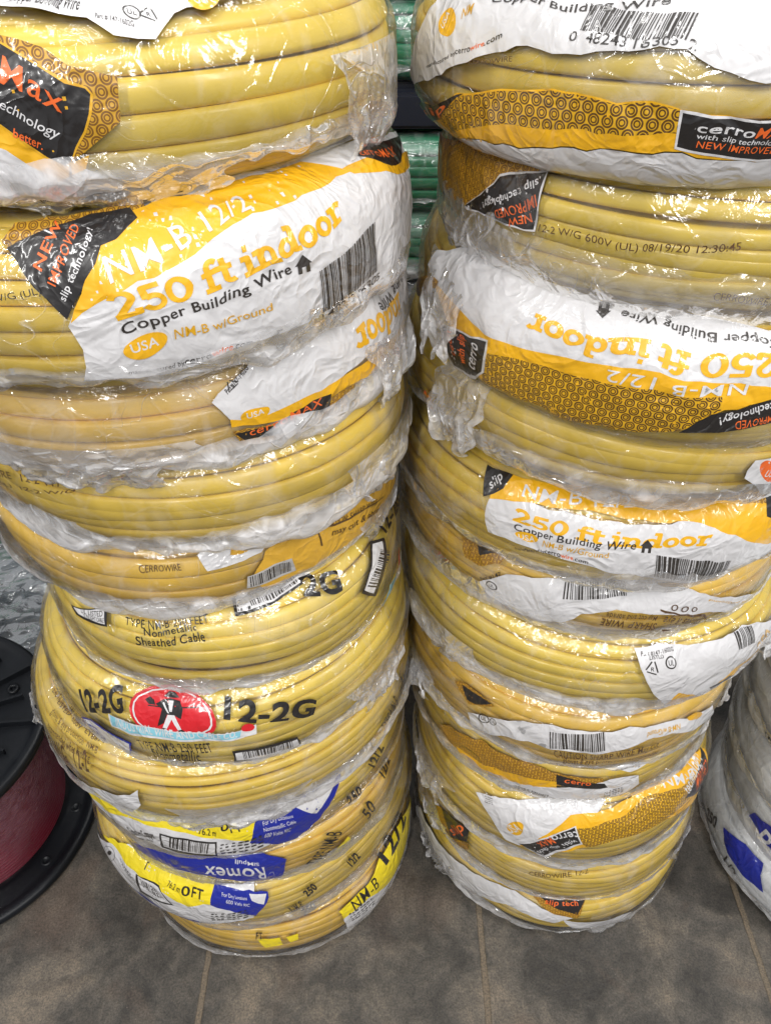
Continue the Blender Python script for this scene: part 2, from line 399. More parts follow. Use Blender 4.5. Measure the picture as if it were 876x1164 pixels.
# WHITE_COILS
WS = [Coil(.607, .50, 0, .088, .170, 301), Coil(.612, .505, .086, .084, .168, 302), Coil(.600, .500, .168, .084, .172, 303), Coil(.596, .505, .25, .084, .170, 304), Coil(.592, .510, .332, .08, .168, 305)]
# COILS_END

def build_coil(c, label, cable, band, film='film', skirt=.75, group=None, name='wire_coil', labels=(), fk={}, ck={}, cat='wire coil'):
    root = thing(name, (c.x, c.y, c.z), label, cat, group, rot=(math.radians(c.tilt[0]), math.radians(c.tilt[1]), 0))
    mb = cable_mesh(c, cable, band, **{**dict(sq=.85 if band < .0122 else .62, strays=4 if band < .0122 else 1), **ck})
    mb.build('cable', root)
    for items in labels:
        for cl in clusters(items):
            lb = MB(); paint(c, [it for it in cl], lb)
            solid = any(it[0] in 'PE' for it in cl)
            lb.build('label' if solid else 'printed_lettering', root)
    if film: film_mesh(c, film, skirt=skirt, **fk).build('plastic_wrap', root)
    return root

LABELS_R = {}; LABELS_L = {}; LABELS_W = {}

# ------------------------------------------------------------------ printed artwork (flat shapes given on the coil surface, in 0.1 mm)
# ART_BEGIN
ART = {
'L11': [
 ('P','print_white',[-25,961,213,411,474,382,649,332,737,258,886,246,1012,323,1234,378,1542,428,1736,529]),
 ('S','print_ink',[841,350,875,337,853,383],'ul'),
 ('S','print_ink',[905,334,935,323,918,366],'tri'),
 ('T','print_ink',[684,329,820,290,690,350],'Part # 147-1602G','b'),
 ('T','print_ink',[241,470,620,371,226,537],'Listed  Copper Building Wire','b'),
 ('E','print_gold',[1200,382,1285,383,1234,431]),
 ('T','print_white',[1145,366,1236,366,1173,411],'USA','b'),
 ('T','print_gold',[1331,365,1539,371,1374,417],'NM-B','b'),
 ('P','honey_amber',[221,286,289,271,449,232,531,176,704,131,658,-19,527,-121,462,-155,586,73,418,166,285,238,218,246]),
 ('P','print_gold',[161,15,218,-19,310,-86,441,-165,472,-156,544,-140,524,-193,399,-223,290,-148,134,-65]),
 ('P','print_white',[134,-65,290,-148,399,-223,524,-193,684,-309,902,-386,900,-413,512,-413,288,-402,-25,-392]),
 ('P','print_gold_deep',[219,256,286,248,420,175,583,101,596,72,466,-166,438,-176,307,-96,215,-28,154,-7]),
 ('P','print_black',[218,246,285,238,418,166,574,92,586,73,462,-155,441,-165,310,-86,218,-19,156,0]),
 ('T','print_orange',[260,122,454,24,284,195],'Max','b'),
 ('T','print_white',[214,54,422,-69,231,87],'technology','r'),
 ('T','print_orange',[254,-56,363,-106,265,-30],'better.','b'),
 ('S','print_ink',[300,-298,326,-313,313,-261],'ul'),
 ('S','print_ink',[375,-556,446,-325,429,-275],'tri'),
 ('T','print_ink',[175,-402,450,-413,175,-402],'Part # 147-1602G','b'),
],
'L10': [
 ('P','honey_amber',[-88,377,-35,433,135,468,311,487,603,498,610,432,401,403,60,376,-55,346]),
 ('P','honey_amber',[340,269,428,361,462,327,349,206]),
 ('P','print_white',[162,14,292,189,413,370,670,475,1469,658,2018,531,2800,322,2587,172,2512,-183,2350,-295,1557,-218,1089,-220,663,-242,148,-262,186,-100]),
 ('P','print_gold',[181,26,376,139,761,250,1108,354,1516,382,1849,368,1646,549,1126,556,677,497,417,393,281,211]),
 ('P','print_gold',[1813,405,2201,364,2800,210,2775,143,1860,343]),
 ('P','print_black',[1995,420,2236,444,2800,289,2486,254,2199,312]),
 ('T','print_orange',[2053,402,2454,298,2128,431],'cerroMAX','b'),
 ('P','print_black',[-59,346,171,48,284,207,380,317,558,412,528,458,355,476]),
 ('T','print_orange',[148,187,293,415,113,206],'IMPROVED','b'),
 ('T','print_white',[179,123,358,387,153,139],'slip technology!','b'),
 ('T','print_orange',[101,248,209,423,64,266],'NEW','b'),
 ('T','print_white',[388,192,1127,385,381,282],'NM-B 12/2','b'),
 ('T','print_gold',[368,28,1624,214,376,139],'250 ft indoor','s'),
 ('T','print_ink',[380,-40,1216,79,383,9],'Copper Building Wire','b'),
 ('S','print_ink',[1290,101,1341,104,1294,142],'house'),
 ('E','print_gold',[461,-102,553,-91,472,-53]),
 ('T','print_white',[405,-122,517,-107,409,-85],'USA','b'),
 ('T','print_gold_deep',[593,-99,1081,-80,596,-58],'NM-B w/Ground','r'),
 ('T','print_ink',[364,-226,636,-218,365,-205],'manufactured by ','b'),
 ('T','print_ink',[636,-218,751,-224,640,-188],'cerro','b'),
 ('T','print_orange',[751,-224,848,-229,754,-193],'wire','b'),
 ('T','print_ink',[848,-229,960,-235,851,-197],'.com','b'),
 ('B','print_ink',[1385,-194,1861,-111,1373,50],44),
 ('T','print_ink',[1353,-248,1899,-167,1342,-204],'0 48243 16305','r'),
 ('T','print_ink',[-127,143,79,171,-120,172],'W/G (UL)','r'),
],
'L9': [
 ('P','print_white',[659,101,947,251,1198,261,1655,337,2304,334,2800,210,2404,-76,1745,9,1392,-60,1178,-88,958,-69,740,-14]),
 ('P','print_gold',[740,-14,960,-57,1248,-57,1743,-26,2398,-41,2450,-210,1788,-127,1384,-129,1002,-127,756,-66]),
 ('P','honey_amber',[752,-94,1001,-139,1384,-129,1598,-132,1504,-258,1127,-284,888,-251,781,-206]),
 ('P','print_black',[755,-113,984,-145,1245,-98,1391,-101,1374,-188,1114,-243,804,-187]),
 ('T','print_orange',[837,-166,1316,-154,836,-115],'cerroMAX','b'),
 ('E','print_gold',[895,-23,979,-29,896,22]),
 ('T','print_white',[848,-30,947,-30,847,4],'USA','b'),
 ('T','print_gold',[2281,184,1632,168,2304,42],'indoor','s'),
 ('B','print_ink',[1374,227,1827,274,1394,286],36),
 ('T','print_ink',[2552,262,1936,229,2566,203],'Building Wire','b'),
 ('T','print_ink',[764,119,906,214,786,105],'Part #147-1402G','b'),
 ('S','print_ink',[799,161,825,181,778,174],'tri'),
],
'L8': [
 ('T','print_brown_ink',[-1525,-70,466,459,-1538,-26],'CERROWIRE   12-2 W/G  NM-B   CERROWIRE','r'),
 ('T','print_brown_ink',[-1463,-137,-99,266,-1475,-115],'600V (UL)  12-2 W/G  NM-B','r'),
 ('T','print_brown_ink',[485,409,810,401,487,443],'OOOO','r'),
],
'L7': [
 ('P','print_amber',[640,-6,752,141,1101,230,1608,225,2127,161,2288,-130,1862,-232,1380,-182,1036,-169,716,-171]),
 ('P','print_white',[306,191,411,279,606,302,794,270,843,221,727,143,510,110,350,107]),
 ('E','print_gold_deep',[600,216,705,225,609,268]),
 ('T','print_white',[541,201,670,216,545,243],'USA','b'),
 ('T','print_brown_ink',[-87,118,198,128,-83,152],'CERROWIRE','r'),
 ('P','print_gray',[590,-108,960,-119,933,11,590,-3]),
 ('B','print_ink',[610,-98,924,-99,608,-10],40),
 ('T','print_brown_ink',[1623,172,2183,141,1628,245],'12-2 W/G NM-B','b'),
 ('T','print_brown_ink',[1183,123,1780,-24,1190,167],'CAUTION: SHARP WIRE ','b'),
 ('T','print_brown_ink',[1188,302,1740,210,1213,344],'gloves & eye protection','b'),
 ('T','print_brown_ink',[1154,209,1303,189,1168,249],'Listed E18','b'),
 ('S','print_brown_ink',[1429,183,1474,174,1439,213],'ul'),
 ('T','print_brown_ink',[1257,22,2062,-202,1246,76],'may cut & abrade use','b'),
 ('P','print_brown_ink',[1157,114,1171,-12,1156,-2,1143,121]),
 ('P','print_brown_ink',[1157,114,1523,47,1897,-36,1896,-27,1525,62,1160,127]),
 ('P','print_white',[362,244,547,274,523,177,384,137]),
],
'L6': [
 ('P','print_black',[-1052,249,-682,368,-655,249,-816,225,-980,217]),
 ('P','print_white',[-1017,252,-704,355,-682,261,-817,247,-958,235]),
 ('T','print_ink',[-928,257,-707,308,-934,284],'UL LISTED','b'),
 ('T','print_ink',[-895,235,-691,272,-898,263],'SUNLIGHT CABLE','b'),
 ('T','print_black',[-513,296,158,341,-525,351],'TYPE NM-B 250 FEET','b'),
 ('T','print_black',[-361,261,54,289,-363,307],'Nonmetallic','b'),
 ('T','print_black',[-423,177,119,218,-419,236],'Sheathed Cable','b'),
 ('P','print_black',[353,467,923,551,921,416,370,365]),
 ('P','print_white',[380,456,898,530,905,429,388,386]),
 ('B','print_ink',[484,410,885,436,471,470],36),
 ('P','print_black',[1695,379,1849,304,1791,218,1496,1,1355,151]),
 ('P','print_white',[1697,352,1802,303,1758,243,1475,59,1388,152]),
 ('B','print_ink',[1425,160,1738,273,1527,72],26),
 ('T','print_black',[891,353,1214,281,958,468],'2G','b'),
 ('P','print_ink',[1161,429,1197,426,1183,412,1147,415]),
 ('P','print_skyblue',[1662,-289,1900,-243,2088,-186,2075,-163,1772,-110]),
 ('P','print_red',[2025,92,2125,-174,1937,-232,1987,-209]),
 ('T','print_black',[1898,304,2512,219,1909,390],'12-2G','b'),
],
'L5': [
 ('E','print_red',[-176,306,181,303,-205,515]),
 ('R','print_white',[-176,306,153,306,-200,496]),
 ('S','print_black',[-169,293,60,297,-180,449],'figure'),
 ('S','print_white',[-169,293,60,297,-180,449],'figurew'),
 ('T','print_black',[-992,116,-577,278,-1090,257],'12-2G','b'),
 ('T','print_black',[237,304,948,59,254,446],'12-2G','b'),
 ('P','print_white',[-723,204,-523,191,-151,175,279,164,480,203,462,86,264,65,-168,72,-543,77,-723,100]),
 ('P','print_skyblue',[-705,203,-524,182,-152,166,278,155,349,168,337,92,268,86,-164,95,-537,100,-700,122]),
 ('T','print_white',[-657,122,311,99,-637,195],'INDUSTRIAL WIRE AND CABLE CO.','b'),
 ('E','print_red',[407,189,462,183,414,229]),
 ('T','print_black',[-482,-96,97,-72,-454,18],'TYPE NM-B 250 FEET','b'),
 ('T','print_black',[-368,-195,-14,-179,-340,-85],'Nonmetallic','b'),
 ('T','print_black',[-475,-351,0,-375,-416,-198],'Sheathed Cable','b'),
 ('T','print_black',[-350,-363,-88,-363,-344,-328],'600 Volts','b'),
 ('P','print_black',[257,-84,786,-130,814,-286,562,-363,247,-253]),
 ('P','print_white',[274,-115,776,-165,789,-259,561,-311,266,-222]),
 ('B','print_ink',[330,-228,725,-271,332,-104],38),
 ('P','print_blue',[-1095,-34,-946,61,-555,-38,-663,-340,-863,-305,-1088,-270]),
 ('P','print_white',[-1074,-42,-957,29,-578,-62,-675,-328,-875,-305,-1088,-258]),
 ('T','print_blue',[-1125,-258,-879,-186,-1037,-86],'UL LISTED','b'),
 ('T','print_gray',[-1062,-246,-673,-270,-1006,-139],'SUNLIGHT RESISTANT','b'),
 ('T','print_gray',[-809,-61,-628,-116,-787,4],'NM CABLE','b'),
],
'L4': [
 ('T','print_brown_ink',[-1786,459,-967,484,-1828,513],'CAUTION: SHARP WIRE MAY CUT','b'),
 ('T','print_brown_ink',[-1615,365,-889,374,-1640,413],'gloves & eye protection  NM-B','b'),
 ('T','print_brown_ink',[-1580,256,-945,273,-1572,319],'recommended when handling','b'),
 ('T','print_brown_ink',[-1650,-37,-946,179,-1504,188],'12-2 W/G   12-2','b'),
 ('T','print_brown_ink',[-1623,452,-854,460,-1647,485],'LISTED  600V  E18674','b'),
 ('P','print_white',[-1688,-25,-1550,-127,-1325,-196,-863,-13,-552,78,-448,166,-462,-37,-650,-286,-750,-286,-1050,-241,-1288,-207,-1463,-161,-1612,-105]),
 ('T','print_black',[1975,-298,2233,-161,1865,-59],'TYPE NM-B','b'),
 ('T','print_black',[2231,19,2450,-71,2155,177],'250','b'),
],
'L3': [
 ('P','print_white',[-1475,-59,-1238,-144,-1000,-175,-825,-197,-413,-218,-153,-169,309,-166,631,-76,748,132,795,289,-486,319,-914,228]),
 ('P','print_yellow',[-1513,-48,-1164,26,-909,123,-699,168,-465,182,-280,173,72,137,358,52,464,269,557,396,-514,385,-1202,259]),
 ('P','print_white',[-700,148,-466,164,-470,124,-851,-34,-1275,-133,-1438,-69,-1463,-48,-1188,-27,-914,96]),
 ('P','print_blue',[346,27,464,269,817,296,1296,342,1336,268,1021,-63,764,-211,588,-162]),
 ('P','print_white',[822,262,1289,318,1287,281,1002,40]),
 ('T','print_white',[499,163,788,152,506,197],'For Dry Locations','r'),
 ('T','print_white',[488,105,792,79,496,145],'Nonmetallic Cable','r'),
 ('T','print_white',[477,30,725,-17,485,82],'600 Volts 90C','r'),
 ('T','print_ink',[951,253,1102,235,957,310],'WIRE','b'),
 ('P','print_black',[-470,124,49,94,-5,-186,-516,-135]),
 ('P','print_white',[-454,107,29,70,-10,-135,-483,-91]),
 ('B','print_ink',[-425,-79,-72,-114,-374,106],30),
 ('R','print_black',[-1062,-165,-988,-175,-1075,-101]),
 ('E','print_black',[-1062,-165,-1038,-175,-1075,-154]),
 ('T','print_ink',[-863,-122,-527,22,-820,-6],'Southern Copper','b'),
 ('T','print_ink',[-863,-186,-573,-74,-850,-144],'Recycle  wire','b'),
 ('S','print_ink',[-1250,-144,-1175,-154,-1288,-133],'tri'),
 ('T','print_black',[-94,187,68,167,-82,243],'76.2 m','r'),
 ('T','print_black',[216,172,331,180,229,265],'FT','b'),
 ('T','print_black',[115,207,194,192,121,274],'0','b'),
 ('S','print_ink',[267,-13,472,0,282,87],'scrib'),
 ('T','print_black',[1756,-32,1934,62,1692,122],'12/2','b'),
 ('T','print_black',[1350,-260,1525,-228,1293,-51],'250','b'),
],
'L2': [
 ('P','print_blue',[-1238,-135,-969,103,-383,242,316,290,521,131,437,-276,6,-174,-281,-75,-732,-86,-1113,-167]),
 ('T','print_white',[303,98,-282,121,282,-129],'Romex','b'),
 ('T','print_white',[277,181,49,226,272,134],'SIMpull','r'),
 ('R','print_white',[346,-111,381,-131,353,-28]),
 ('T','print_black',[855,-197,1132,144,790,10],'TYPE NM-B','b'),
 ('T','print_black',[1458,-14,1603,38,1385,155],'50','b'),
 ('T','print_black',[1840,242,2084,243,1814,321],'12/2','b'),
 ('T','print_black',[1200,-243,1425,-243,1200,-254],'NM-B','b'),
 ('P','print_yellow',[787,-276,975,-243,1050,-80,1184,-10,1237,-200,1025,-254,825,-265]),
 ('T','print_black',[855,-197,1132,144,790,10],'TYPE NM-B','b'),
],
'L1': [
 ('P','print_white',[-1913,107,-1662,-24,-1538,-95,-1263,-179,-888,-179,-400,-298,-151,-182,245,-61,315,433,-132,453,-638,496,-1298,452]),
 ('P','print_yellow',[-1737,286,-1340,428,-1049,484,-668,464,-132,453,-108,401,-191,213,-441,144,-671,237,-1089,297,-1334,311]),
 ('P','print_blue',[-132,453,441,327,438,257,269,-23,17,154,-191,213]),
 ('P','print_blue',[-1288,-167,-1000,-72,-775,-227,-365,-170,-388,-286,-525,-274,-788,-250,-1100,-215]),
 ('P','print_white',[246,345,420,313,372,192,273,274]),
 ('T','print_white',[-35,268,235,199,-22,308],'600 Volts 90C','r'),
 ('T','print_white',[-59,336,220,293,-48,370],'For Dry Locations','r'),
 ('P','print_black',[-1072,286,-754,308,-617,76,-1054,2]),
 ('P','print_white',[-1044,281,-762,285,-645,94,-1007,75]),
 ('B','print_ink',[-965,160,-692,132,-1015,265],24),
 ('R','print_black',[-1557,171,-1445,225,-1581,243]),
 ('E','print_black',[-1557,171,-1517,198,-1556,201]),
 ('T','print_blue',[-1588,-60,-1375,12,-1625,-60],'Recycle Copper','b'),
 ('S','print_ink',[-1204,221,-1091,204,-1240,266],'scrib'),
 ('T','print_black',[-667,330,-513,301,-656,377],'76.2 m','r'),
 ('T','print_black',[-380,272,-254,263,-364,359],'FT','b'),
 ('T','print_black',[-492,287,-400,278,-479,363],'0','b'),
 ('S','print_ink',[-2,27,206,60,12,122],'scrib'),
 ('T','print_black',[-993,366,-939,362,-1006,431],'T','b'),
 ('T','print_black',[830,14,962,72,808,162],'250','b'),
 ('T','print_black',[1373,17,1509,66,1330,164],'12/2','b'),
 ('T','print_black',[631,-179,775,-133,618,-16],'NM-B','b'),
],
'L0': [
 ('P','print_yellow',[2787,108,2400,-120,1912,-252,1366,119,1022,111,988,254,1428,316,1725,386,2340,351]),
 ('P','print_white',[1912,-252,1366,119,1022,111,1087,-252,1475,-288,1837,-252]),
 ('T','print_black',[1730,254,2431,246,1704,432],'12/2','b'),
 ('T','print_black',[1177,88,1548,134,1135,264],'NM-B','b'),
 ('S','print_black',[1276,-13,1445,-55,1256,108],'scrib'),
 ('P','print_yellow',[24,198,286,217,291,74,89,41]),
 ('P','print_yellow',[364,194,484,180,473,72,373,81]),
 ('T','print_black',[590,375,760,394,575,444],'250','b'),
 ('T','print_black',[4,198,84,195,10,278],'FT','b'),
],
'R11': [
 ('P','print_white',[-2231,387,-2197,265,-2588,-152,-2454,-187,-2054,-55,-1599,88,-1354,149,-1071,164,-905,183,-593,176,-469,115,-276,61,-205,67,-86,174,-146,511]),
 ('E','print_gold',[-1985,199,-1975,258,-2078,206]),
 ('T','print_white',[-2007,169,-1984,236,-2053,172],'USA','b'),
 ('T','print_ink',[-2184,-32,-1823,68,-2184,-15],'manufactured by ','b'),
 ('T','print_ink',[-1823,68,-1704,102,-1828,95],'cerro','b'),
 ('T','print_orange',[-1704,102,-1621,127,-1710,124],'wire','b'),
 ('T','print_ink',[-1621,127,-1513,160,-1628,148],'.com','b'),
 ('T','print_gold_deep',[-1851,221,-1774,248,-1882,258],'NM','r'),
 ('B','print_ink',[-1105,256,-603,201,-1071,345],52),
 ('T','print_ink',[-1151,218,-548,174,-1159,253],'0  48243 16305  2','r'),
 ('T','print_ink',[-1673,303,-709,336,-1700,331],'Copper Building Wire','b'),
 ('P','print_gold',[-2538,-321,-1749,-99,-1457,-36,-1040,-2,-690,-22,-526,-61,-126,-76,-55,-266,-528,-230,-1045,-257,-1473,-289,-2200,-375,-2425,-364]),
 ('P','honey_gold',[-2085,-256,-1749,-107,-1457,-44,-1039,-10,-689,-29,-524,-68,-124,-83,-96,-165,-544,-155,-930,-169,-1456,-197,-2007,-326]),
 ('P','print_white',[-2388,-364,-2200,-375,-1475,-294,-1045,-262,-528,-235,-55,-266,37,-441,-550,-441,-1100,-441,-1662,-430,-2138,-386]),
 ('T','print_gold_deep',[-2100,-386,-1408,-277,-2125,-386],'NM-B 12/2','r'),
 ('T','print_gold',[-2075,-386,-850,-452,-2125,-386],'250 ft indoor','s'),
 ('P','print_black',[-2550,-321,-1749,-99,-2325,-375,-2412,-354]),
 ('T','print_orange',[-2425,-364,-1944,-192,-2475,-343],'slip','b'),
 ('P','print_white',[-573,-52,-126,-76,-55,-266,-559,-216]),
 ('P','print_black',[-560,-63,-123,-87,-59,-257,-549,-207]),
 ('T','print_white',[-484,-130,-249,-144,-493,-89],'cerro','b'),
 ('T','print_orange',[-244,-148,-89,-162,-258,-100],'MAX','b'),
 ('T','print_white',[-481,-160,-103,-189,-486,-137],'with slip technology','r'),
 ('T','print_orange',[-472,-199,-113,-225,-478,-171],'NEW IMPROVED','b'),
 ('T','print_brown_ink',[-1694,37,-1419,77,-1696,57],'CERROWIRE','r'),
],
'R10': [
 ('P','honey_amber',[-2800,109,-2057,217,-1412,271,-1420,208,-1669,135,-2030,-120,-2293,-138,-2675,-160]),
 ('P','print_white',[-2054,-139,-1711,143,-1402,221,-1404,-69,-1622,-100,-1887,-113]),
 ('P','print_black',[-2030,-120,-1708,135,-1410,211,-1417,-63,-1623,-90,-1888,-103]),
 ('T','print_white',[-1443,178,-1847,-34,-1441,139],'slip technology!','b'),
 ('T','print_orange',[-1437,104,-1730,-45,-1442,48],'IMPROVED','b'),
 ('T','print_orange',[-1456,25,-1612,-57,-1454,-23],'NEW','b'),
 ('T','print_brown_ink',[-1387,-60,-294,0,-1393,-22],'12-2 W/G 600V (UL) 08/19/20 12:30:45','r'),
 ('T','print_brown_ink',[-368,-261,-67,-261,-380,-221],'CERROWIRE','r'),
],
'R9': [
 ('P','print_white',[-2364,189,-2333,277,-2069,408,-1674,474,-1247,453,-856,435,-518,468,201,375,230,93,-247,136,-543,136,-846,119,-1158,84,-1518,37,-1842,109,-2078,155]),
 ('P','print_gold',[-2164,162,-2056,164,-1824,116,-1520,48,-1161,94,-849,129,-546,145,-249,145,226,103,175,44,-101,-25,-279,-195,-617,-244,-1017,-257,-1510,-265,-1708,-137,-1996,73]),
 ('P','honey_gold',[-1542,-66,-1265,0,-850,21,-471,58,-124,54,-120,-26,-279,-195,-556,-240,-1017,-257,-1510,-265]),
 ('P','print_white',[-2013,-68,-1495,28,-1493,-192,-1599,-284,-1925,-349]),
 ('P','print_black',[-1972,-73,-1507,11,-1515,-189,-1590,-255,-1880,-317]),
 ('T','print_white',[-1582,-215,-1561,-37,-1669,-211],'cerro','b'),
 ('T','print_orange',[-1688,-214,-1695,-42,-1756,-215],'with slip','b'),
 ('T','print_orange',[-1797,-217,-1820,-63,-1870,-200],'tech','b'),
 ('T','print_gold',[128,273,-1250,271,144,172],'250 ft indoor','s'),
 ('T','print_ink',[140,338,-754,400,137,297],'Copper Building Wire','b'),
 ('S','print_ink',[-843,379,-885,375,-830,347],'house'),
 ('T','print_white',[-2,128,-729,118,16,69],'NM-B 12/2','b'),
 ('P','print_black',[-277,-202,-146,-51,240,66,300,-86,38,-143]),
 ('T','print_white',[179,32,-106,-73,196,-15],'technology!','b'),
 ('T','print_orange',[219,-47,-8,-99,237,-90],'IMPROVED','b'),
 ('E','honey_amber',[-2394,18,-2262,14,-2675,-149]),
],
'R8': [
 ('P','print_white',[303,-64,334,71,551,73,750,-300,600,-310,412,-139]),
 ('E','print_orange',[473,-29,552,-57,438,59]),
 ('T','print_white',[440,-59,545,-86,415,1],'USA','b'),
 ('P','honey_gold',[-2081,-88,-1941,-74,-2054,-276,-2175,-258]),
 ('T','print_orange',[-2150,-289,-2050,-300,-2060,-137],'OO','b'),
],
'R7': [
 ('P','honey_amber',[423,420,914,416,980,331,898,261,404,383]),
 ('P','print_gold',[-1128,369,-506,440,301,421,910,287,1105,175,1300,-134,261,267,-416,311,-879,269,-1205,186,-1203,241]),
 ('P','honey_amber',[380,413,881,385,907,282,688,328]),
 ('P','print_black',[-1339,351,-1099,374,-1128,268,-1238,173,-1303,268]),
 ('T','print_white',[-1216,236,-1164,322,-1261,279],'slip','b'),
 ('P','print_black',[929,383,1182,327,1134,84,895,205]),
 ('P','print_white',[-1205,186,-879,269,261,273,1300,-134,1212,-220,912,-273,487,-305,175,-217,-331,-91,-862,-53,-1134,-52]),
 ('T','print_white',[-969,282,-172,359,-1000,350],'NM-B 12/2','b'),
 ('T','print_gold',[-981,123,406,120,-1005,212],'250 ft indoor','s'),
 ('T','print_ink',[-951,50,-121,107,-962,103],'Copper Building Wire','b'),
 ('S','print_ink',[-52,131,-7,126,-61,177],'house'),
 ('E','print_gold',[-860,25,-778,34,-867,62]),
 ('T','print_white',[-914,-16,-799,9,-920,24],'USA','b'),
 ('T','print_gold_deep',[-732,-8,-273,15,-742,47],'NM-B w/Ground','r'),
 ('T','print_ink',[-928,-111,-698,-64,-931,-85],'manufactured by ','b'),
 ('T','print_ink',[-698,-64,-585,-61,-704,-23],'cerro','b'),
 ('T','print_orange',[-585,-61,-497,-62,-591,-28],'wire','b'),
 ('T','print_ink',[-497,-62,-392,-65,-504,-29],'.com','b'),
 ('B','print_ink',[67,-157,675,-295,37,68],44),
],
'R6': [
 ('P','honey_amber',[-1545,233,-1356,230,-1079,283,-1111,177,-1292,84,-1431,91]),
 ('P','print_black',[-1407,236,-1147,253,-1302,163]),
 ('P','print_white',[-1251,-57,-1046,129,-612,244,-104,290,433,219,1362,-140,1425,-120,1262,-171,1062,-212,669,-42,220,40,-159,81,-410,-6,-526,-159,-800,-294,-938,-294,-1163,-294]),
 ('S','print_ink',[-1127,-28,-1079,-19,-1134,18],'ul'),
 ('T','print_ink',[-1228,-31,-1070,100,-1234,6],'Part #147','b'),
 ('B','print_ink',[-561,95,-110,180,-591,216],40),
 ('E','print_orange',[1087,-212,1137,-202,1112,-202]),
 ('T','print_gold_deep',[1237,-181,613,126,1212,-191],'NM-B w/Ground','b'),
 ('T','print_ink',[1312,-151,1175,-191,1287,-161],'Copper','b'),
 ('E','print_gold_deep',[-1013,-283,-950,-283,-1015,-225]),
 ('P','print_brown_ink',[171,89,627,-49,712,-253,273,-181,260,-149,700,-253,617,-67,176,72]),
 ('T','print_brown_ink',[712,-253,257,-56,700,-253],'CAUTION','b'),
 ('T','print_brown_ink',[194,-46,-247,-7,221,-129],'SHARP WIRE','b'),
 ('T','print_brown_ink',[170,37,-220,55,185,-14],'May cut and abrade','b'),
 ('T','print_brown_ink',[608,-86,250,17,659,-185],'Gloves & eye','b'),
 ('T','print_brown_ink',[262,79,518,16,252,129],'O O O','b'),
],
'R5': [
 ('P','print_white',[-8,360,204,416,664,365,1096,347,1812,109,1588,-82,1187,-239,850,-295,700,-317,437,-340,221,-53,94,160]),
 ('P','print_gold',[392,-268,456,-90,800,-295,910,-125,1638,-26,1588,-82,1112,-250,787,-306,612,-317]),
 ('P','print_black',[797,-149,1035,-145,1150,-239,900,-272]),
 ('S','print_ink',[293,275,348,276,286,324],'ul'),
 ('S','print_ink',[150,232,195,238,138,284],'tri'),
 ('T','print_ink',[54,320,330,359,54,347],'Part #147-1602G','b'),
 ('T','print_ink',[123,299,231,314,123,326],'LISTED','b'),
 ('B','print_ink',[1014,183,1225,137,977,354],14),
 ('T','print_gold_deep',[1538,-127,1650,-3,1376,123],'250','s'),
],
'R4': [
 ('P','honey_amber',[-1427,213,-1309,259,-962,241,-1227,72]),
 ('P','print_black',[-1340,226,-1009,243,-1164,125,-1255,111]),
 ('P','print_white',[-1215,-41,-817,157,-440,239,214,265,731,239,1153,154,1337,-153,646,112,395,116,151,39,-394,-47,-625,-4,-1191,-261]),
 ('S','print_ink',[-1049,0,-994,20,-1056,62],'ul'),
 ('S','print_ink',[-957,23,-922,37,-963,72],'ul'),
 ('B','print_ink',[-412,-28,53,59,-451,168],38),
 ('E','print_gold_deep',[895,191,994,154,894,228]),
 ('T','print_gold_deep',[732,195,382,208,750,137],'NM-B w/Ground','r'),
 ('T','print_brown_ink',[-364,-140,534,-26,-377,-54],'CAUTION SHARP WIRE May cut','b'),
 ('T','print_brown_ink',[-278,-184,567,-133,-288,-122],'gloves & eye protection recommended','b'),
],
'R3': [
 ('P','honey_amber',[-1657,-17,-1492,127,-1075,198,-705,199,-335,188,103,149,114,61,-259,60,-690,4,-1031,-92,-1430,-106]),
 ('P','print_gold',[-1429,-58,-1033,-60,-693,32,-339,103,-335,13,-722,-158,-1125,-269]),
 ('P','print_white',[-1563,-196,-1138,-280,-724,-120,-329,29,148,125,442,93,473,-55,307,-206,-60,-161,-392,-225,-763,-269,-1175,-259]),
 ('T','print_gold_deep',[-1250,-259,-577,-82,-1263,-213],'250 ft indoor','s'),
 ('B','print_ink',[-688,-269,-350,-248,-694,-174],26),
 ('P','print_black',[-342,179,110,86,147,13,-259,60,-336,80]),
 ('T','print_orange',[-266,106,-15,81,-264,156],'cerro','b'),
 ('P','print_white',[189,240,425,246,574,222,370,149]),
 ('S','print_ink',[381,216,479,217,384,240],'scrib'),
 ('S','print_ink',[228,-88,325,-75,217,-35],'scrib'),
],
'R2': [
 ('P','print_white',[-1235,307,-894,433,-208,652,231,649,-123,366,-636,-117,-808,-122,-997,128]),
 ('P','print_gold',[-655,-113,-204,467,698,612,1504,561,1724,453,1488,-73,837,211,284,197,-15,86,-378,-148]),
 ('P','honey_gold',[-140,355,640,525,1338,430,1202,201,837,211,284,197,-15,86,-103,203]),
 ('T','print_white',[889,530,1582,368,921,609],'NM-B 12','b'),
 ('P','print_black',[1647,518,1662,122,1512,31,1111,282]),
 ('T','print_white',[1173,283,1558,456,1300,109],'technology!','b'),
 ('T','print_orange',[1365,183,1650,212,1500,5],'IMPROVED','b'),
 ('S','print_ink',[-1061,318,-1003,334,-1074,354],'scrib'),
 ('E','print_gold',[-716,161,-635,224,-734,256]),
 ('T','print_white',[-777,47,-645,179,-793,164],'USA','b'),
 ('P','print_white',[-689,-62,-151,381,-60,149,-389,-202]),
 ('P','print_black',[-667,-83,-158,363,-79,162,-394,-157]),
 ('T','print_white',[-136,326,-357,211,-108,240],'cerro','b'),
 ('T','print_orange',[-363,196,-508,38,-330,87],'MAX','b'),
 ('T','print_white',[-131,213,-474,-97,-114,160],'with slip tech','r'),
],
'R1': [
 ('P','print_black',[-1759,154,-1342,287,-1301,79,-1550,-187]),
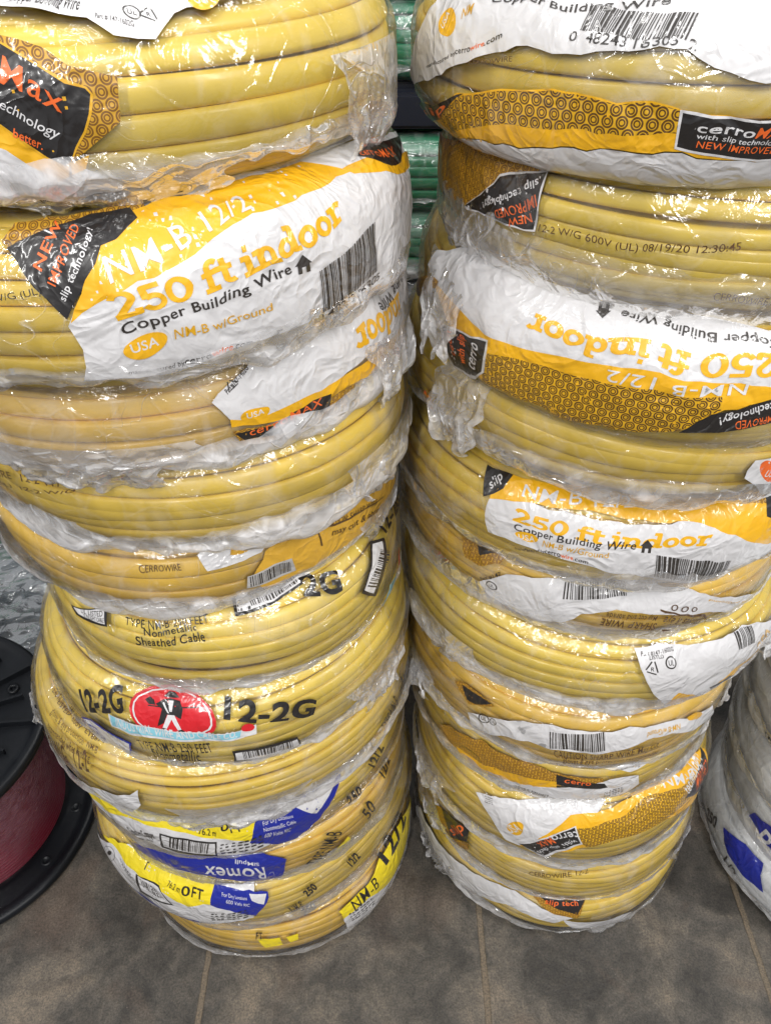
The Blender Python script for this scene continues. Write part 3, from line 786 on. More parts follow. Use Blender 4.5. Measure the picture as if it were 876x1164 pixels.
 ('T','print_orange',[-1522,-91,-1380,224,-1593,14],'slip','b'),
 ('P','honey_amber',[-1856,85,-1747,171,-1536,-167,-1275,75,-1258,-76,-1575,-303]),
 ('S','print_ink',[303,429,825,380,318,475],'scrib'),
 ('S','print_gray',[30,386,406,397,33,433],'scrib'),
 ('T','print_brown_ink',[-575,158,60,300,-585,208],'CERROWIRE 12-2','r'),
],
'R0': [
 ('P','print_white',[-2500,-177,-2313,112,-1812,161,-1227,245,-707,312,-241,222,-13,168,-211,27,-758,93,-1375,-318,-1888,-282]),
 ('P','honey_amber',[-558,367,134,390,38,167,-218,202]),
 ('P','print_black',[-429,365,121,366,21,221,-167,268]),
 ('T','print_orange',[-336,311,35,316,-343,356],'slip tech','b'),
 ('P','print_black',[-2575,-48,-2019,392,-2205,167]),
 ('P','print_white',[-108,130,441,-4,825,-95,625,-259,30,-93]),
],
'W0': [
 ('P','print_blue',[-2441,196,-2119,330,-1837,320,-1653,36,-1923,-32,-2194,-23]),
 ('T','print_black',[-2688,-90,-2475,30,-2667,84],'250','b'),
 ('T','print_black',[-2213,-312,-2013,-335,-2167,-85],'1/2','b'),
 ('T','print_black',[-1838,-323,-1413,-335,-1849,-242],'TYPE NM-B','b'),
],
'W1': [
 ('P','print_blue',[-2275,-317,-2206,10,-1867,161,-1513,-340,-1888,-329]),
 ('T','print_white',[-2025,-317,-1675,-340,-2005,8],'Ro','b'),
 ('T','print_black',[-2750,-295,-2550,-317,-2800,-284],'TYP','b'),
],
'W2': [
 ('T','print_black',[-2800,-284,-2713,-306,-2800,-261],'A 12','b'),
 ('T','print_black',[-2650,-306,-2488,-317,-2688,-306],'NM','b'),
],
'W3': [
 ('R','print_black',[-2800,-250,-2738,-295,-2800,-149]),
 ('S','print_black',[-2800,-250,-2775,-295,-2800,-183],'ul'),
 ('T','print_black',[-2700,-306,-2312,-329,-2678,-195],'CABLE','b'),
],
'W4': [
 ('T','print_black',[-2800,-278,-2475,-322,-2800,-246],'250 FT','b'),
 ('T','print_black',[-2738,-300,-2663,-311,-2750,-300],'A','b'),
],
}
# ART_END

_fc = {}
def font_mesh(s, bold):
    """one string of the built-in font as flat triangles, scaled to width 1 x cap height 1"""
    key = (s, bold)
    if key not in _fc:
        cu = bpy.data.curves.new('t', 'FONT'); cu.body = s; cu.size = 1; cu.offset = .004 if 'M' in s else (.036 if s.startswith(('12', '2G', '250', 'NM-B 12')) and len(s) < 12 else .013) if bold else .003; cu.resolution_u = 3 if len(s) > 6 else 5
        cu.space_character = 1.06 if bold else 1.0
        ob = bpy.data.objects.new('t', cu)
        me = bpy.data.meshes.new_from_object(ob)
        V = np.array([v.co[:2] for v in me.vertices]); F = [tuple(p.vertices) for p in me.polygons]
        bpy.data.objects.remove(ob); bpy.data.curves.remove(cu); bpy.data.meshes.remove(me)
        V[:, 0] -= V[:, 0].min(); V[:, 0] /= V[:, 0].max(); V[:, 1] /= .70
        _fc[key] = (V, F)
    return _fc[key]

def arc(cx, cy, rx, ry, a0, a1, n=12):
    return [(cx + rx * math.cos(math.radians(a0 + (a1 - a0) * i / n)), cy + ry * math.sin(math.radians(a0 + (a1 - a0) * i / n))) for i in range(n + 1)]

# heavy rounded slab lettering, stroke by stroke (advance width, strokes)
SLAB = {
 '2': (.68, [arc(.30, .72, .22, .24, 165, -20, 10) + [(.12, .10), (.12, .08)], [(.08, .08), (.58, .08), (.58, .22)]]),
 '5': (.68, [[(.54, .93), (.16, .93), (.14, .56)], arc(.30, .34, .24, .26, 120, -150, 12)]),
 '0': (.74, [arc(.34, .50, .25, .42, 0, 360, 20)]),
 ' ': (.26, []),
 'f': (.46, [[(.18, .06), (.18, .78)] + arc(.33, .78, .15, .17, 180, 50, 6), [(.02, .62), (.38, .62)], [(.04, .06), (.36, .06)]]),
 't': (.44, [[(.18, .88), (.18, .22)] + arc(.31, .22, .13, .15, 180, 300, 6), [(.02, .62), (.38, .62)]]),
 'i': (.36, [[(.04, .62), (.18, .62), (.18, .06)], [(.03, .06), (.33, .06)], [(.17, .90), (.19, .90)]]),
 'n': (.74, [[(.03, .62), (.16, .62), (.16, .06)], [(.03, .06), (.30, .06)], [(.16, .42)] + arc(.36, .42, .18, .20, 150, 0, 8) + [(.54, .06)], [(.42, .06), (.70, .06)]]),
 'd': (.70, [arc(.28, .33, .20, .27, 0, 360, 16), [(.38, .97), (.52, .97), (.52, .06), (.66, .06)]]),
 'o': (.64, [arc(.30, .33, .22, .27, 0, 360, 16)]),
 'r': (.54, [[(.03, .62), (.16, .62), (.16, .06)], [(.03, .06), (.34, .06)], [(.16, .40)] + arc(.36, .40, .20, .22, 150, 45, 6)]),
}
def stroke(pts, w):
    """a thick round-ended line as quads"""
    P = np.array(pts, float); V = []; F = []
    for k in range(len(P) - 1):
        a, b = P[k], P[k + 1]; d = b - a; l = np.hypot(*d)
        if l < 1e-6: continue
        d /= l; nrm = np.array([-d[1], d[0]]) * w / 2; e = d * w * .28
        a2 = a - e if k == 0 else a - d * w * .05; b2 = b + e if k == len(P) - 2 else b + d * w * .05
        i = len(V); V += [a2 - nrm, b2 - nrm, b2 + nrm, a2 + nrm]; F.append((i, i + 1, i + 2, i + 3))
        if k < len(P) - 2:
            ang = np.linspace(0, 2 * PI, 9)[:-1]; i = len(V); V += [b + w / 2 * np.array([math.cos(t), math.sin(t)]) for t in ang]; F.append(tuple(range(i, i + 8)))
    return V, F
def slab_mesh(s, w=.185):
    V = []; F = []; lay = []; x = 0
    for ch in s:
        adv, sts = SLAB[ch]
        for st in sts:
            v, f = stroke(st, w)
            for ff in f: F.append(tuple(i + len(V) for i in ff)); lay.append(len(lay) % 7)
            V += [(p[0] + x, p[1]) for p in v]
        x += adv
    V = np.array(V); V[:, 0] /= x
    return V, F, lay

def circle(n=24, r=1.): return [(r * math.cos(2 * PI * i / n), r * math.sin(2 * PI * i / n)) for i in range(n)]
def ring(r0, r1, n=24):
    V = circle(n, r1) + circle(n, r0); return V, [(i, (i + 1) % n, n + (i + 1) % n, n + i) for i in range(n)]
def symbol(k):
    if k == 'house': V = [(-1, 0), (0, 1), (1, 0), (.7, 0), (.7, -1), (.25, -1), (.25, -.3), (-.25, -.3), (-.25, -1), (-.7, -1), (-.7, 0)]; return V, [tuple(range(len(V)))]
    if k == 'ul':
        V, F = ring(.78, 1.); fv, ff = font_mesh('UL', True); n = len(V)
        return V + [(-.5 + p[0] * 1.0, -.4 + p[1] * .8) for p in fv], F + [tuple(i + n for i in f) for f in ff]
    if k == 'tri':
        V = []; F = []
        for a in (90, 210, 330):
            p, q = arc(0, 0, 1, 1, a, a + 95, 1)
            v, f = stroke([p, q], .22); n = len(V); V += [tuple(t) for t in v]; F += [tuple(i + n for i in g) for g in f]
        fv, ff = font_mesh('R', True); n = len(V); V += [(-.25 + p[0] * .5, -.35 + p[1] * .6) for p in fv]; F += [tuple(i + n for i in g) for g in ff]
        return V, F
    if k == 'scrib':
        V = []; F = []; r = random.Random(5)
        for j in range(4):
            for i in range(7):
                x = -1 + i * .29 + r.uniform(-.03, .03); y = -.9 + j * .5
                n = len(V); w = r.uniform(.1, .24); h = r.uniform(.15, .3); V += [(x, y), (x + w, y + .05), (x + w, y + h), (x, y + h)]; F.append((n, n + 1, n + 2, n + 3))
        return V, F
    if k == 'figure':       # dark coat, hat, musket and boots of the standing man
        S = [[(-.28, .95), (-.10, 1.15), (.12, 1.12), (.28, .93), (.10, .88), (-.1, .88)], [(-.55, .55), (-.28, .82), (0, .86), (.30, .80), (.42, .45), (.34, -.1), (.12, .1), (-.10, .1), (-.22, -.35), (-.48, -.55), (-.34, -.1), (-.30, .35)],
             [(-.80, .42), (-.78, .36), (1.0, .52), (1.0, .58)], [(-.32, -.62), (-.18, -.6), (-.26, -.98), (-.50, -1.02)], [(.22, -.62), (.36, -.6), (.52, -1.0), (.26, -1.02)], [(-.95, .66), (-.80, .86), (-.62, .74), (-.55, .5), (-.76, .46)]]
    if k == 'figurew':
        S = [[(-.08, .10), (.14, .10), (.34, -.6), (.22, -.66), (.04, -.12), (-.16, -.66), (-.30, -.6)], [(-.08, .78), (.10, .78), (.06, .3), (-.02, .3)], [(-.30, .66), (-.24, .7), (-.02, .2), (-.08, .2)]]
    V = []; F = []
    for s in S: n = len(V); V += s; F.append(tuple(range(n, n + len(s))))
    return V, F

def bars(n, seed):
    r = random.Random(seed); x = 0; V = []; F = []
    while x < 1:
        w = r.choice((1, 1, 2, 3)) / (n * 1.9)
        i = len(V); V += [(x, 0), (min(1, x + w), 0), (min(1, x + w), 1), (x, 1)]; F.append((i, i + 1, i + 2, i + 3)); x += w + r.choice((1, 1, 2)) / (n * 1.9)
    return V, F

def lattice(c, W, off, du, dv):
    """surface position by interpolation on a fixed lattice, so that stacked print layers share one tessellation"""
    iu = np.floor(W[:, 0] / du + 1e-7); iv = np.floor(W[:, 1] / dv + 1e-7); fu = (W[:, 0] / du - iu)[:, None]; fv = (W[:, 1] / dv - iv)[:, None]
    q = lambda a, b: c.pt((iu + a) * du, (iv + b) * dv, off, wr=True)
    return (q(0, 0) * (1 - fu) + q(1, 0) * fu) * (1 - fv) + (q(0, 1) * (1 - fu) + q(1, 1) * fu) * fv

def paint(c, items, lb, base=.0060, du=.003, dv=.003):
    for li, it in enumerate(items):
        kind, mat, a = it[:3]; a = np.array(a, float).reshape(-1, 2) * 1e-4; lay = None
        if kind == 'P':
            # soften the hand-drawn outline with a little torn, wavy edge
            pts = []
            for k in range(len(a)):
                p, q = a[k], a[(k + 1) % len(a)]; m = max(1, int(np.hypot(*(q - p)) / .006))
                for j in range(m):
                    w = p + (q - p) * j / m
                    pts.append(w + (.0006 * vnoise(w[0] * 160, w[1] * 160, c.seed), .0006 * vnoise(w[0] * 160, w[1] * 160, c.seed + 1)) if len(a) > 5 else w)
            V = np.array(pts)
            if len(a) > 5: V = V + .0006 * np.stack([vnoise(V[:, 0] * 260, V[:, 1] * 260, c.seed + 5), vnoise(V[:, 0] * 260, V[:, 1] * 260, c.seed + 6)], -1)
            F = [tuple(range(len(V)))]
        else:
            o, ex, ey = a[0], a[1] - a[0], a[2] - a[0]
            if kind == 'T':
                # keep the lettering upright on its baseline rather than sheared
                if it[4] == 's': v, F, lay = slab_mesh(it[3])
                else: v, F = font_mesh(it[3], it[4] == 'b')
                nrm = np.array([-ex[1], ex[0]]); nrm /= (np.hypot(*nrm) + 1e-9); hgt = max(abs(np.dot(ey, nrm)), np.hypot(*ey) * .5)
                ey = nrm * hgt * 1.05
            elif kind == 'B': v, F = bars(it[3], li)
            elif kind == 'E': v, F = circle(), [tuple(range(24))]
            elif kind == 'R': v, F = ring(.95, 1.)
            else: v, F = symbol(it[3])
            v = np.array(v, float); V = o + v[:, :1] * ex + v[:, 1:] * ey
        V = np.asarray(V, float)     # the wrap has shrunk unevenly and pulled its print with it
        V = V + .0022 * np.stack([vnoise(V[:, 0] * 34, V[:, 1] * 40, c.seed + 61), vnoise(V[:, 0] * 34, V[:, 1] * 40, c.seed + 62)], -1) + .0008 * np.stack([vnoise(V[:, 0] * 110, V[:, 1] * 110, c.seed + 63), vnoise(V[:, 0] * 110, V[:, 1] * 110, c.seed + 64)], -1)
        bm = bmesh.new(); vs = [bm.verts.new((p[0], p[1], 0)) for p in V]
        L0 = bm.faces.layers.int.new('l')
        for k, f in enumerate(F):
            try: fc = bm.faces.new([vs[i] for i in f]); fc[L0] = lay[k] if lay else 0
            except ValueError: pass
        if kind == 'P' or kind in 'E': bmesh.ops.triangulate(bm, faces=bm.faces[:])
        x0, y0 = V.min(0); x1, y1 = V.max(0)
        for axis, lo, hi, st in ((0, x0, x1, du), (1, y0, y1, dv)):
            k = math.floor(lo / st) + 1
            while k * st < hi:
                co_ = (k * st, 0, 0) if axis == 0 else (0, k * st, 0); no = (1, 0, 0) if axis == 0 else (0, 1, 0)
                bmesh.ops.bisect_plane(bm, geom=bm.verts[:] + bm.edges[:] + bm.faces[:], plane_co=co_, plane_no=no, dist=1e-6); k += 1
        bm.verts.index_update()
        W = np.array([v.co[:2] for v in bm.verts]); ex_ = np.zeros(len(W))
        if lay:
            for f in bm.faces:
                for v in f.verts: ex_[v.index] = max(ex_[v.index], f[L0])
        if len(W):
            Pp = lattice(c, W, base + li * .000035 + ex_ * .000004, du, dv)
            FF = [[v.index for v in f.verts] for f in bm.faces]
            # faces must look outward
            f0 = next((f for f in FF if len(f) > 2), None)
            if f0:
                p = W[f0]; ar = sum(p[i][0] * p[(i + 1) % len(p)][1] - p[(i + 1) % len(p)][0] * p[i][1] for i in range(len(p)))
                if ar < 0: FF = [f[::-1] for f in FF]
            lb.add(Pp, FF, mat, uv=W)
        bm.free()

def clusters(items, gap=.010):
    """artwork that touches or nearly touches belongs to one printed label"""
    bx = []
    for it in items:
        a = np.array(it[2], float).reshape(-1, 2) * 1e-4
        if it[0] != 'P': a = np.concatenate([a, (a[1] + a[2] - a[0])[None]] + ([2 * a[0] - a[1:]] if it[0] in 'ERS' else []))
        bx.append((*(a.min(0) - gap / 2), *(a.max(0) + gap / 2)))
    par = list(range(len(items)))
    def find(i):
        while par[i] != i: i = par[i]
        return i
    for i in range(len(items)):
        for j in range(i):
            p, q = bx[i], bx[j]
            if p[0] < q[2] and q[0] < p[2] and p[1] < q[3] and q[1] < p[3]: par[find(i)] = find(j)
    out = {}
    for i, it in enumerate(items): out.setdefault(find(i), []).append(it)
    return list(out.values())
for k in ART: ({'R': LABELS_R, 'L': LABELS_L, 'W': LABELS_W}[k[0]])[int(k[1:])] = (ART[k],)

GR = 'shrink wrapped yellow coils in the right-hand stack'
GL = 'shrink wrapped yellow coils in the left-hand stack'
Y_, A_, B_ = 'cable_yellow', 'cable_amber', 'cable_bright'
DESC_R = [
 ('bottom coil of the right-hand stack, with a torn white strip along its lower edge', Y_, .0115, .85, dict(fk=dict(flaps=((.02, .15, -.02, -.05, .012), (-.22, -.15, .0, -.045, .010))))),
 ('second coil from the floor in the right-hand stack, bare pale loops and black tags', Y_, .0110, .7, dict(fk=dict(flaps=((.12, .22, .0, -.04, .010), (-.24, -.16, .0, -.04, .010))))),
 ('right-hand stack coil with gold ring-patterned label, white corner and gold oval badge', Y_, .0125, .75, dict(fk=dict(flaps=((-.24, -.15, .01, -.04, .012),)))),
 ('slim right-hand coil with brown ring-patterned band above thin gold and white stripes', Y_, .0120, .6, {}),
 ('right-hand coil with a narrow white strip and barcode, fifth from the floor', A_, .0150, .75, dict(fk=dict(flaps=((.16, .24, .0, -.04, .014), (-.24, -.17, .0, -.045, .012))))),
 ('right-hand coil with bare pale loops and a white label flap at its right', B_, .0135, .85, dict(fk=dict(flaps=((.14, .25, .01, -.035, .016), (-.22, -.13, -.005, -.05, .010))))),
 ('thin right-hand coil with crumpled white strip and brown caution box', A_, .0110, .5, {}),
 ('right-hand coil with the upright white 250 ft indoor label', Y_, .0120, .35, {}),
 ('right-hand coil of plain loops between the two 250 ft indoor labels at right', Y_, .0140, .4, dict(film='film', fk=dict(flaps=((-.20, -.14, .020, -.03, .012),)))),
 ('right-hand coil with the upside-down 250 ft indoor label and ring-patterned gold band', Y_, .0120, 0, dict(fk=dict(flaps=((-.24, -.17, .03, -.02, .010),)))),
 ('right-hand coil second from top, printed straight loops and black triangular tag', B_, .0118, .14, dict(film='film_clear', fk=dict(flaps=((.03, .14, .01, -.045, .008), (-.24, -.16, .0, -.045, .010))))),
 ('topmost right-hand coil with large barcode on white above a ring-patterned gold band', B_, .0140, 0, {}),
]
DESC_L = [
 ('bottom coil of the left-hand stack, yellow label hanging at its right edge', A_, .0120, .7, {}),
 ('left-hand coil second from floor, yellow and white label ending in a blue corner', Y_, .0115, .25, {}),
 ('left-hand coil with a dark blue band and upside-down white lettering, third from floor', A_, .0125, .25, {}),
 ('left-hand coil with white barcode panel, yellow stripe and blue patch, fourth from floor', Y_, .0115, .3, {}),
 ('wide left-hand coil with scattered brown print and torn white edge, under the red circle', Y_, .0110, .8, dict(fk=dict(flaps=((-.30, -.20, .015, -.03, .016), (-.03, .10, -.005, -.045, .008))))),
 ('left-hand coil with a red circle emblem between two black 12-2G marks', B_, .0125, .9, dict(fk=dict(flaps=((-.26, -.16, .0, -.05, .014), (.14, .22, .0, -.045, .010))))),
 ('left-hand coil printed TYPE NM-B 250 FEET with black-framed barcode, above the red circle', B_, .0135, .9, {}),
 ('amber left-hand coil with small gold oval badge and brown fine print at right', A_, .0160, 1., dict(film='film', fk=dict(flaps=((-.24, -.14, .0, -.045, .014), (.16, .24, -.005, -.04, .012))))),
 ('left-hand coil of thick bare loops in loose milky film, fourth-highest of its stack', Y_, .0150, 1., dict(fk=dict(flaps=((-.16, -.04, -.01, -.05, .010), (.13, .23, .0, -.045, .010))))),
 ('third-highest left-hand coil, white label upside down at right and black oval tag', A_, .0140, .95, dict(film='film_milky', fk=dict(flaps=((.17, .26, .01, -.045, .016), (-.08, .06, -.01, -.045, .007))))),
 ('left-hand coil with a big slanting white 250 ft indoor label and black triangle', Y_, .0130, .5, {}),
 ('topmost left-hand coil, thick glossy loops and black tag with orange lettering', B_, .0150, .95, dict(film='film_clear', fk=dict(flaps=((.17, .27, .01, -.045, .012), (.0, .12, -.02, -.05, .006))))),
]
for i, c in enumerate(RS):
    d = DESC_R[i]; build_coil(c, d[0], d[1], d[2], skirt=d[3], group=GR, labels=LABELS_R.get(i, ()), **d[4])
for i, c in enumerate(LS):
    d = DESC_L[i]; build_coil(c, d[0], d[1], d[2], skirt=d[3], group=GL, labels=LABELS_L.get(i, ()), **d[4])

# ------------------------------------------------------------------ floor
def floor():
    m, nt, out = newmat('slate_tile')
    p = N(nt, 'ShaderNodeBsdfPrincipled'); L(nt, p.outputs[0], out.inputs[0])
    tc = N(nt, 'ShaderNodeTexCoord'); sx = N(nt, 'ShaderNodeSeparateXYZ'); L(nt, tc.outputs['Object'], sx.inputs[0])
    pitch = .3305
    wv = N(nt, 'ShaderNodeTexNoise', i_Scale=60., i_Detail=2.); L(nt, tc.outputs['Object'], wv.inputs['Vector'])
    jit = M_(nt, 'MULTIPLY', M_(nt, 'SUBTRACT', wv.outputs[0], .5), .0028)
    def line(o, off):
        f = M_(nt, 'FRACT', M_(nt, 'ADD', M_(nt, 'DIVIDE', M_(nt, 'SUBTRACT', M_(nt, 'ADD', o, jit), off), pitch), 50.5))
        return M_(nt, 'MULTIPLY', M_(nt, 'ABSOLUTE', M_(nt, 'SUBTRACT', f, .5)), pitch)
    d = M_(nt, 'MINIMUM', line(sx.outputs[0], .1175), line(sx.outputs[1], .592))
    g = N(nt, 'ShaderNodeMapRange', interpolation_type='SMOOTHSTEP', i_1=.0026, i_2=.0044, i_3=1., i_4=0.); L(nt, d, g.inputs[0])
    n1 = N(nt, 'ShaderNodeTexNoise', i_Scale=11., i_Detail=9., i_Roughness=.62, i_Distortion=.5); L(nt, tc.outputs['Object'], n1.inputs['Vector'])
    n2 = N(nt, 'ShaderNodeTexNoise', i_Scale=52., i_Detail=10., i_Roughness=.78, i_Distortion=.8); L(nt, tc.outputs['Object'], n2.inputs['Vector'])
    n3 = N(nt, 'ShaderNodeTexNoise', i_Scale=5., i_Detail=6., i_Distortion=2.); L(nt, tc.outputs['Object'], n3.inputs['Vector'])
    a = ramp(nt, n1.outputs[0], [(.36, (.030, .027, .023)), (.47, (.058, .052, .044)), (.55, (.088, .077, .063)), (.66, (.135, .112, .086))])
    b = ramp(nt, n2.outputs[0], [(.32, (.45, .44, .43)), (.5, (1, 1, 1)), (.68, (1.5, 1.43, 1.36))])
    mx = N(nt, 'ShaderNodeMix', data_type='RGBA', blend_type='MULTIPLY', i_0=.9); L(nt, a, mx.inputs[6]); L(nt, b, mx.inputs[7])
    r = ramp(nt, n3.outputs[0], [(.52, (0, 0, 0)), (.68, (1, 1, 1))])
    mr = N(nt, 'ShaderNodeMix', data_type='RGBA'); mr.inputs[7].default_value = (.085, .052, .034, 1)
    L(nt, M_(nt, 'MULTIPLY', r, .42), mr.inputs[0]); L(nt, mx.outputs[2], mr.inputs[6])
    mg = N(nt, 'ShaderNodeMix', data_type='RGBA'); mg.inputs[7].default_value = (.125, .098, .068, 1); L(nt, g.outputs[0], mg.inputs[0]); L(nt, mr.outputs[2], mg.inputs[6])
    n4 = N(nt, 'ShaderNodeTexNoise', i_Scale=420., i_Detail=4., i_Roughness=.7); L(nt, tc.outputs['Object'], n4.inputs['Vector'])
    gr = ramp(nt, n4.outputs[0], [(.36, (.55, .54, .53)), (.5, (1, 1, 1)), (.64, (1.5, 1.45, 1.4))])
    mv = N(nt, 'ShaderNodeTexVoronoi', i_Scale=85.); L(nt, tc.outputs['Object'], mv.inputs['Vector'])
    grit = N(nt, 'ShaderNodeMapRange', i_1=.035, i_2=.06, i_3=.55, i_4=0.); L(nt, mv.outputs['Distance'], grit.inputs[0])
    mq = N(nt, 'ShaderNodeMix', data_type='RGBA', blend_type='MULTIPLY', i_0=.85); L(nt, mg.outputs[2], mq.inputs[6]); L(nt, gr, mq.inputs[7])
    ms = N(nt, 'ShaderNodeMix', data_type='RGBA'); ms.inputs[7].default_value = (.26, .23, .19, 1)
    L(nt, M_(nt, 'MULTIPLY', grit.outputs[0], M_(nt, 'GREATER_THAN', n3.outputs[0], .50)), ms.inputs[0]); L(nt, mq.outputs[2], ms.inputs[6])
    L(nt, ms.outputs[2], p.inputs['Base Color'])
    rr = N(nt, 'ShaderNodeMapRange', i_1=.3, i_2=.7, i_3=.42, i_4=.68); L(nt, n2.outputs[0], rr.inputs[0]); L(nt, rr.outputs[0], p.inputs['Roughness'])
    hh0 = 0
    hh = M_(nt, 'ADD', M_(nt, 'MULTIPLY', n2.outputs[0], .8), M_(nt, 'ADD', M_(nt, 'MULTIPLY', n1.outputs[0], 1.2), M_(nt, 'MULTIPLY', g.outputs[0], -1.6)))
    bp = N(nt, 'ShaderNodeBump', i_Strength=.5, i_Distance=.003); L(nt, hh, bp.inputs['Height']); L(nt, bp.outputs[0], p.inputs['Normal'])
    MAT['slate'] = m
    mb = MB(); x = np.linspace(-4, 4, 9); X, Y = np.meshgrid(x, x + 2, indexing='ij')
    mb.grid(np.stack([X, Y, 0 * X], -1), 'slate', smooth=False)
    tag(mb.build('floor'), kind='structure')
floor()

# ------------------------------------------------------------------ neighbours
GW = 'shrink wrapped white coils at the right edge'
WD = ['bottom white coil on the tile at the right edge, with a small blue patch', 'white coil with a larger blue patch, second from the floor at the right edge',
      'plain white coil with a few black letters, third from the floor at the right edge', 'white coil with a black ringed mark, fourth from the floor at the right edge',
      'topmost white coil at the right edge, beside the hanging white label flap']
for i, c in enumerate(WS):
    build_coil(c, WD[i], 'cable_white', .014, film='film_white', skirt=.7, group=GW, labels=LABELS_W.get(i, ()), name='white_wire_coil')

def bg_coil(x, y, z, T, R, seed, mat, label, group=None, film='film', name='wire_coil', band=.014, skirt=.5):
    c = Coil(x, y, z, T, R, seed)
    return build_coil(c, label, mat, band, film=film, skirt=skirt, group=group, name=name, fk=dict(nu=260, nv=20))
GG = 'green wire coils on the rack behind'
bg_coil(.06, 1.22, .802, .085, .20, 401, 'cable_green', 'green wire coil lying directly on the dark shelf behind the gap', GG, name='green_wire_coil')
bg_coil(.06, 1.22, .886, .085, .20, 402, 'cable_green', 'green wire coil second above the dark shelf, under greyish film', GG, name='green_wire_coil', film='film_clear')
bg_coil(.06, 1.22, .970, .085, .20, 403, 'cable_green', 'highest green wire coil behind the gap, at the top edge of the picture', GG, name='green_wire_coil')
bg_coil(.05, 1.20, .655, .090, .20, 404, 'cable_green', 'green wire coil just beneath the dark shelf behind the gap', GG, name='green_wire_coil')
bg_coil(.05, 1.20, .565, .090, .20, 405, 'cable_green', 'lowest green wire coil behind the gap, resting on a black coil', GG, name='green_wire_coil')
GB = 'black wire coils behind the yellow stacks'
t5 = bg_coil(.05, 1.20, .475, .090, .20, 406, 'cable_black', 'black wire coil under the green ones with a pale printed sheet', GB, name='black_wire_coil')
bg_coil(.05, 1.20, .385, .090, .20, 407, 'cable_black', 'black wire coil second below the green ones behind the gap', GB, name='black_wire_coil')
dk = bg_coil(-.60, .83, .0, .095, .165, 411, 'cable_black', 'dark coil in grey film on the floor behind the black reel', film='film_gray', name='black_wire_coil', skirt=.4)
bg_coil(-.86, 1.20, .0, .20, .17, 412, 'cable_green', 'dim green coil farther back at the left edge', film='film_milky', name='green_wire_coil')

mb = MB(); a = np.linspace(0, 2 * PI, 150, endpoint=False); r = np.linspace(.0005, .163, 40); AA, RR = np.meshgrid(a, r, indexing='ij')
ZZ = .0985 + .010 * np.sin(PI * np.clip(RR / .165, 0, 1)) + .007 * fbm(RR * np.cos(AA) * 16 + 20, RR * np.sin(AA) * 30 + 20, 8, None, 3) * np.clip(RR / .02, 0, 1)
mb.grid(np.stack([RR * np.cos(AA), RR * np.sin(AA), ZZ], -1), 'film_gray', cu=True, milk=.03 + 0 * ZZ); mb.build('film_cover', dk)

def boxm(mb, x0, x1, y0, y1, z0, z1, mat, b=.002):
    bm = bmesh.new(); bmesh.ops.create_cube(bm, size=1)
    for v in bm.verts: v.co = (x0 + (v.co.x + .5) * (x1 - x0), y0 + (v.co.y + .5) * (y1 - y0), z0 + (v.co.z + .5) * (z1 - z0))
    bmesh.ops.bevel(bm, geom=bm.edges[:], offset=b, segments=2, affect='EDGES')
    bm.verts.index_update(); mb.add([v.co[:] for v in bm.verts], [[v.index for v in f.verts] for f in bm.faces], mat, smooth=False); bm.free()
rk = thing('storage_rack', (0, 1.2, 0), 'dark metal storage rack holding green and black wire coils behind the yellow stacks', 'rack')
for z in (.365, .782):
    mb = MB(); boxm(mb, -.62, .72, -.16, .24, z - .004, z + .018, 'shelf_metal'); mb.build('shelf', rk)
    mb = MB(); boxm(mb, -.62, .72, -.19, -.162, z - .028, z + .012, 'shelf_metal', .004); mb.build('beam', rk)
for x in (-.66, .72):
    for y in (-.19, .2):
        mb = MB(); boxm(mb, x, x + .04, y, y + .04, 0, 1.3, 'shelf_metal', .004); mb.build('post', rk)
mb = MB(); boxm(mb, -.66, .76, .245, .26, .02, 1.3, 'backdrop_dark'); mb.build('added_backdrop', rk)  # dark sheet added to hide the world and stand for darkness behind

